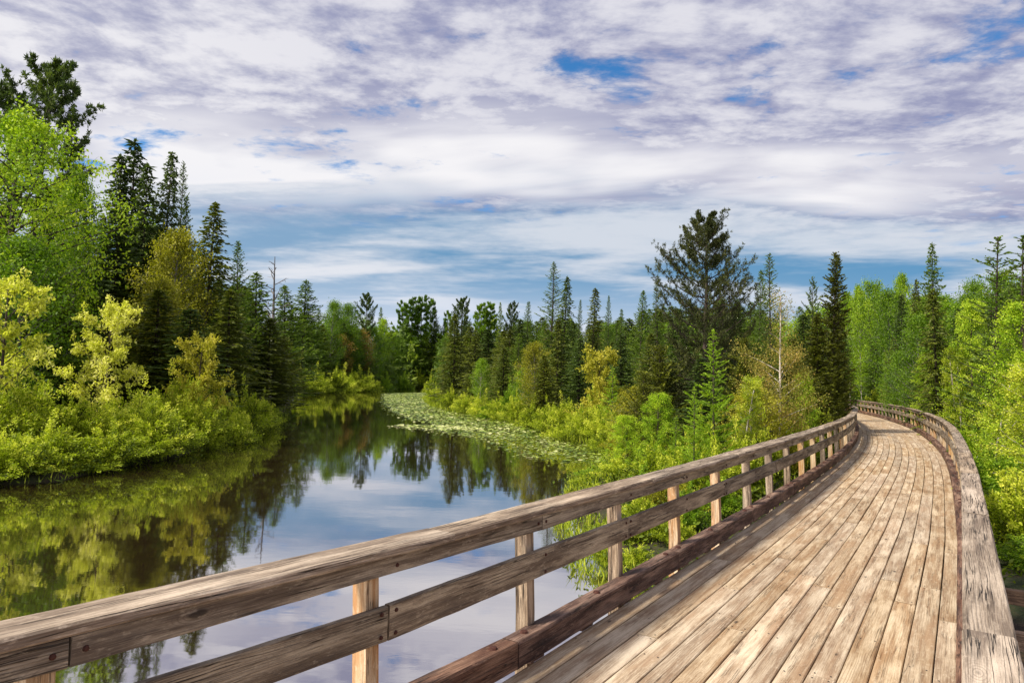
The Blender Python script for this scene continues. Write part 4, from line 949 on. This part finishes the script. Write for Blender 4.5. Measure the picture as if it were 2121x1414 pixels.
for (px, dd), x, y, sdd in zip(cand, cx_, cy_, sdv):
    if nf >= 270: break
    if sdd < 2.5+dd*.02 or (sdd < 6 and dd < 60): continue
    pd = np.min(np.hypot(_far[:, 0]-x, _far[:, 1]-y))
    if pd < 6: continue
    if dd < 45 and 900 < px < 1760: continue
    if 640 < px < 900 and dd < 90: continue
    w = 2.8+dd*.014
    if any((x-a)**2+(y-b)**2 < w*w for a, b in pts): continue
    yt = np.interp(px, FILL_X, FILL_Y)+r.uniform(0, 1)**1.3*90*min(1.2, 60/dd)+2
    h = (790-yt)/F_PX*dd+3
    if h > 24: continue
    dec = (px > 1740 and r.random() < .8) or (640 < px < 900 and r.random() < .65) or r.random() < .12
    k = r.choice(KINDS['dec' if dec else 'con'])
    fam = k.split('_')[0]; nm, ct = INFO[fam]
    side = 'on the left bank' if px < 620 else ('on the far bank beyond the bend of the river' if px < 900 else ('on the right bank' if px < 1750 else 'beyond the forest-side rail'))
    look = {'spruce': 'dark spruce', 'larch': 'soft green larch', 'fir': 'feathery fir', 'birch': 'leafy green tree'}[fam]
    pts.append((x, y)); nf += 1
    put(k, nm, px, yt, dd, f'{look} deep in the forest '+where(px) if dd > 75 else f'{look} at the forest front '+where(px), ct, f'{look} trees in the forest {side}', wpx=K[k][1]*2*(h/K[k][0][2])*F_PX/dd*r.uniform(1.1, 1.7))
print('filler', nf)
for k, px, yt, d_, w in (('larch_b', 645, 655, 112, 70), ('spruce_c', 665, 672, 110, 60), ('spruce_a', 690, 690, 109, 60), ('spruce_b', 712, 668, 118, 50), ('larch_b', 742, 655, 125, 60), ('spruce_a', 735, 700, 112, 60), ('birch_b', 770, 668, 122, 60), ('spruce_b', 758, 712, 114, 50),
    ('larch_b', 800, 662, 140, 56), ('birch_b', 808, 690, 130, 60), ('spruce_b', 780, 716, 118, 46), ('spruce_a', 822, 700, 132, 50), ('larch_b', 838, 672, 150, 60), ('birch_b', 850, 690, 140, 60), ('larch_b', 868, 668, 150, 60), ('spruce_c', 884, 690, 128, 40), ('larch_b', 893, 678, 140, 50),
    ('spruce_b', 905, 690, 118, 40), ('larch_b', 918, 668, 130, 60), ('birch_b', 932, 690, 100, 50), ('larch_b', 945, 650, 120, 50)):
    fam = k.split('_')[0]; nm, ct = INFO[fam]
    put(k, nm, px, yt, d_+9, {'spruce': 'dark spruce', 'larch': 'soft green larch', 'birch': 'leafy green tree'}[fam]+' in the far wall of trees '+where(px), ct, 'trees in the far wall at the river turn', wpx=w*1.25)
for px, yt, d_ in ((748, 690, 118), (705, 700, 116)):
    put('redtree', 'broadleaf_tree', px, yt-12, d_, 'reddish-tinged leafy tree %s of the far bank' % ('at the middle' if px > 720 else 'at the left'), 'tree', wpx=60)
for px, yt, d_ in ((730, 665, 116), (780, 650, 116), (815, 680, 122), (860, 675, 126), (660, 690, 112)):
    put('birch_c', 'broadleaf_tree', px, yt, d_, 'rounded bright green far-bank tree '+where(px), 'tree', 'rounded green trees of the far bank', wpx=62)

# ------------------------------------------------------------------ undergrowth, waterside grass, lily pads
g = np.random.default_rng(5)
def scatter(n, x0, x1, y0, y1, sdlo, sdhi):
    X = g.uniform(x0, x1, n*6); Y = g.uniform(y0, y1, n*6)*1.; sd = river_sd(X, Y); k = (sd > sdlo) & (sd < sdhi)
    X, Y, sd = X[k][:n], Y[k][:n], sd[k][:n]; return X, Y, ground_z(X, Y, sd)
lv = Leaves()
for (n, x0, x1, y0, y1, a, b, h, L_) in ((26000, -30, 1, 14, 46, -.3, 9, .9, .13), (16000, 0, 16, 9, 36, -.35, 9, .6, .10), (16000, -12, 12, 30, 75, -.3, 10, 1.0, .18), (14000, 8, 32, 6, 45, 0, 9, .8, .12), (12000, -45, 10, 70, 150, 0, 14, 1.3, .3)):
    X, Y, Z = scatter(n, x0, x1, y0, y1, a, b); pd = np.min(np.hypot(_far[None, :, 0]-X[:, None], _far[None, :, 1]-Y[:, None]), 1) if y1 < 60 else np.full(len(X), 9.)
    k = pd > 1.75; X, Y, Z = X[k], Y[k], np.maximum(Z[k], WATER); m = len(X)
    H_ = h*g.random(m)*(.35+.65*(.5+.5*np.sin(X*1.7)*np.cos(Y*1.3)))
    lv.add(np.stack([X, Y, Z+H_], 1), g.normal(size=(m, 3))+[0, 0, .6], g.normal(size=(m, 3))+[0, 0, .8], L_*(.6+.8*g.random(m)), L_*.45, .35+g.normal(size=m)*.2)
tag(link('undergrowth', lv.mesh('undergrowth', L_UNDER)), 'low leafy undergrowth covering both banks', 'undergrowth', kind='stuff')
lv = Leaves()
for (n, x0, x1, y0, y1, a, b, h) in ((7000, -26, 0, 13, 50, -.25, .4, .25), (6000, 0, 7, 10, 32, -.3, .5, .24), (9000, -10, 8, 30, 90, -.5, .8, .5), (3000, -45, -8, 80, 150, -.5, .8, .6)):
    X, Y, Z = scatter(n, x0, x1, y0, y1, a, b); m = len(X); Z = np.maximum(Z, WATER)
    lv.add(np.stack([X, Y, Z], 1), np.stack([g.normal(size=m)*.35, g.normal(size=m)*.35, np.ones(m)], 1), g.normal(size=(m, 3)), h*(.5+.8*g.random(m)), h*.07, .45+g.normal(size=m)*.25)
tag(link('waterside_grass', lv.mesh('waterside_grass', L_SHRUB)), 'sedge and grass along the waterline', 'grass', kind='stuff')

def pad_mat():
    m, nt, T, b, o = new_mat('lily_pad')
    tint = nn(nt, 'ShaderNodeAttribute', attribute_name='tint').outputs['Fac']
    c = T.ramp(tint, [(0, (.09, .15, .008)), (.5, (.28, .36, .03)), (1, (.68, .68, .30))])
    nt.links.new(c, b.inputs['Base Color']); setin(b, Roughness=.38); b.inputs['Specular IOR Level'].default_value = .6
    return m
AREA = [tuple(unproj(a, b, WATER)[:2]) for a, b in ((795, 815), (905, 812), (885, 828), (905, 842), (950, 855), (1030, 868), (1110, 884), (1190, 915), (1288, 936), (1262, 962), (1185, 962), (1090, 948), (1040, 930), (1000, 912), (960, 903), (900, 893), (845, 884), (870, 879), (905, 879), (850, 868), (812, 850), (800, 835))]
AR = np.array(AREA)
def inside(X, Y, Pg):
    ins = np.zeros(X.shape, bool)
    for i in range(len(Pg)):
        a = Pg[i]; b = Pg[(i+1) % len(Pg)]; c = ((a[1] > Y) != (b[1] > Y)); ins ^= c & (X < (b[0]-a[0])*(Y-a[1])/(b[1]-a[1]+1e-12)+a[0])
    return ins
X = g.uniform(AR[:, 0].min(), AR[:, 0].max(), 120000); Y = g.uniform(AR[:, 1].min(), AR[:, 1].max(), 120000)
k = inside(X, Y, AR); X, Y = X[k], Y[k]
dens = .5+.5*np.sin(X*1.1+2*np.sin(Y*.23))*np.sin(Y*.35+X*.4)
k = g.random(len(X)) < .22+.75*dens; X, Y = X[k][:26000], Y[k][:26000]
ex = unproj(930, 886, WATER); m = 1500; ax = g.normal(size=m); ay = g.normal(size=m)     # the dense pale raft
X = np.concatenate([X, ex[0]+ax*1.25]); Y = np.concatenate([Y, ex[1]+ay*.75-ax*.15])
i_ = g.integers(0, len(X)-m, 9000); n_big = len(X)                 # small duckweed-like leaves between the pads
X = X+np.where(g.random(len(X)) < .25, 1, .12)*g.normal(size=len(X))*.5; Y = Y+np.where(g.random(len(Y)) < .25, 1, .12)*g.normal(size=len(Y))*.9
X = np.concatenate([X, X[i_]+g.normal(size=9000)*.4]); Y = np.concatenate([Y, Y[i_]+g.normal(size=9000)*.6])
ok = river_sd(X, Y) < .1; small_ = (np.arange(len(X)) >= n_big)[ok]; raft = ((np.arange(len(X)) >= n_big-m) & (np.arange(len(X)) < n_big))[ok]; X, Y = X[ok], Y[ok]
kk = 7; n = len(X); R_ = np.where(small_, .5, 1)*np.where(Y > 38, .10, .07)*(.4+1.1*g.random(n)); a0 = g.random(n)*6.283
th = a0[:, None]+.35+np.arange(kk+1)/kk*(6.283-.7)
tl = g.normal(size=(n, 2))*.06
V = np.zeros((n, kk+2, 3)); V[:, 0] = np.stack([X, Y, np.full(n, WATER+.006)], 1)
V[:, 1:, 0] = X[:, None]+np.cos(th)*R_[:, None]; V[:, 1:, 1] = Y[:, None]+np.sin(th)*R_[:, None]
V[:, 1:, 2] = WATER+.008+g.random((n, 1))*.01+np.maximum(0, np.cos(th)*tl[:, :1]+np.sin(th)*tl[:, 1:])*R_[:, None]*3
base = (np.arange(n)*(kk+2))[:, None, None]; tri = np.array([(0, i, i+1) for i in range(1, kk+1)])[None]
ti = np.clip(.38+.22*np.sin(X*1.9+Y*.5)*np.sin(Y*.8)+.27*g.normal(size=n)+np.where(raft, .35, 0)-np.where(small_, .25, 0), 0, 1)
tag(link('lily_pads', quad_mesh('lily_pads', V.reshape(-1, 3), (base+tri).reshape(-1, 3), pad_mat(), np.repeat(ti, kk))), 'floating bed of pale lily pads off the right bank', 'lily pads', kind='stuff')

# ------------------------------------------------------------------ the far-off wood, one mass behind all the single trees
lv = Leaves()
for i in range(520):
    px = g.uniform(-500, 2700); dd = g.uniform(150, 228); q = along(px, 760, dd); x, y = q[0], q[1]
    h = g.uniform(10, 16.5); rr = g.uniform(1.5, 3); m = 120; t = g.random(m)**1.2; sp = g.random() < .6
    a = g.random(m)*6.283; ra = rr*((1-t) if sp else np.sqrt(np.maximum(.02, 1-(2*t-1)**2)))*np.sqrt(g.random(m))
    z0_ = gz(x, y)
    lv.add(np.stack([x+np.cos(a)*ra, y+np.sin(a)*ra, z0_+h*t], 1), g.normal(size=(m, 3))+[0, 0, -.3], g.normal(size=(m, 3))+[0, -.4, .6], 1.5*(.6+.7*g.random(m)), .75, (.2 if sp else .6)+g.normal()*.1+g.normal(size=m)*.12)
tag(link('distant_forest', lv.mesh('distant_forest', L_LARCHD)), 'far-off mixed wood closing the view behind the river', 'forest', kind='stuff')
dg = bpy.context.evaluated_depsgraph_get if False else None
print('unique tris', sum(sum(len(p.vertices)-2 for p in m.polygons) if len(m.polygons) < 2000 else len(m.polygons)*2 for m in bpy.data.meshes))

byl = {}
for o in SC.objects:
    if o.parent is None and 'label' in o: byl.setdefault(o['label'], []).append(o)
for l, os_ in byl.items():
    if len(os_) > 1:
        os_.sort(key=lambda o: o.location.y)
        w_ = {2: ('nearer one', 'farther one'), 3: ('nearest', 'middle one', 'farthest')}.get(len(os_))
        if w_:
            for o, q in zip(os_, w_): o['label'] = l.replace(' deep in the forest', ' deep in forest')+', '+q
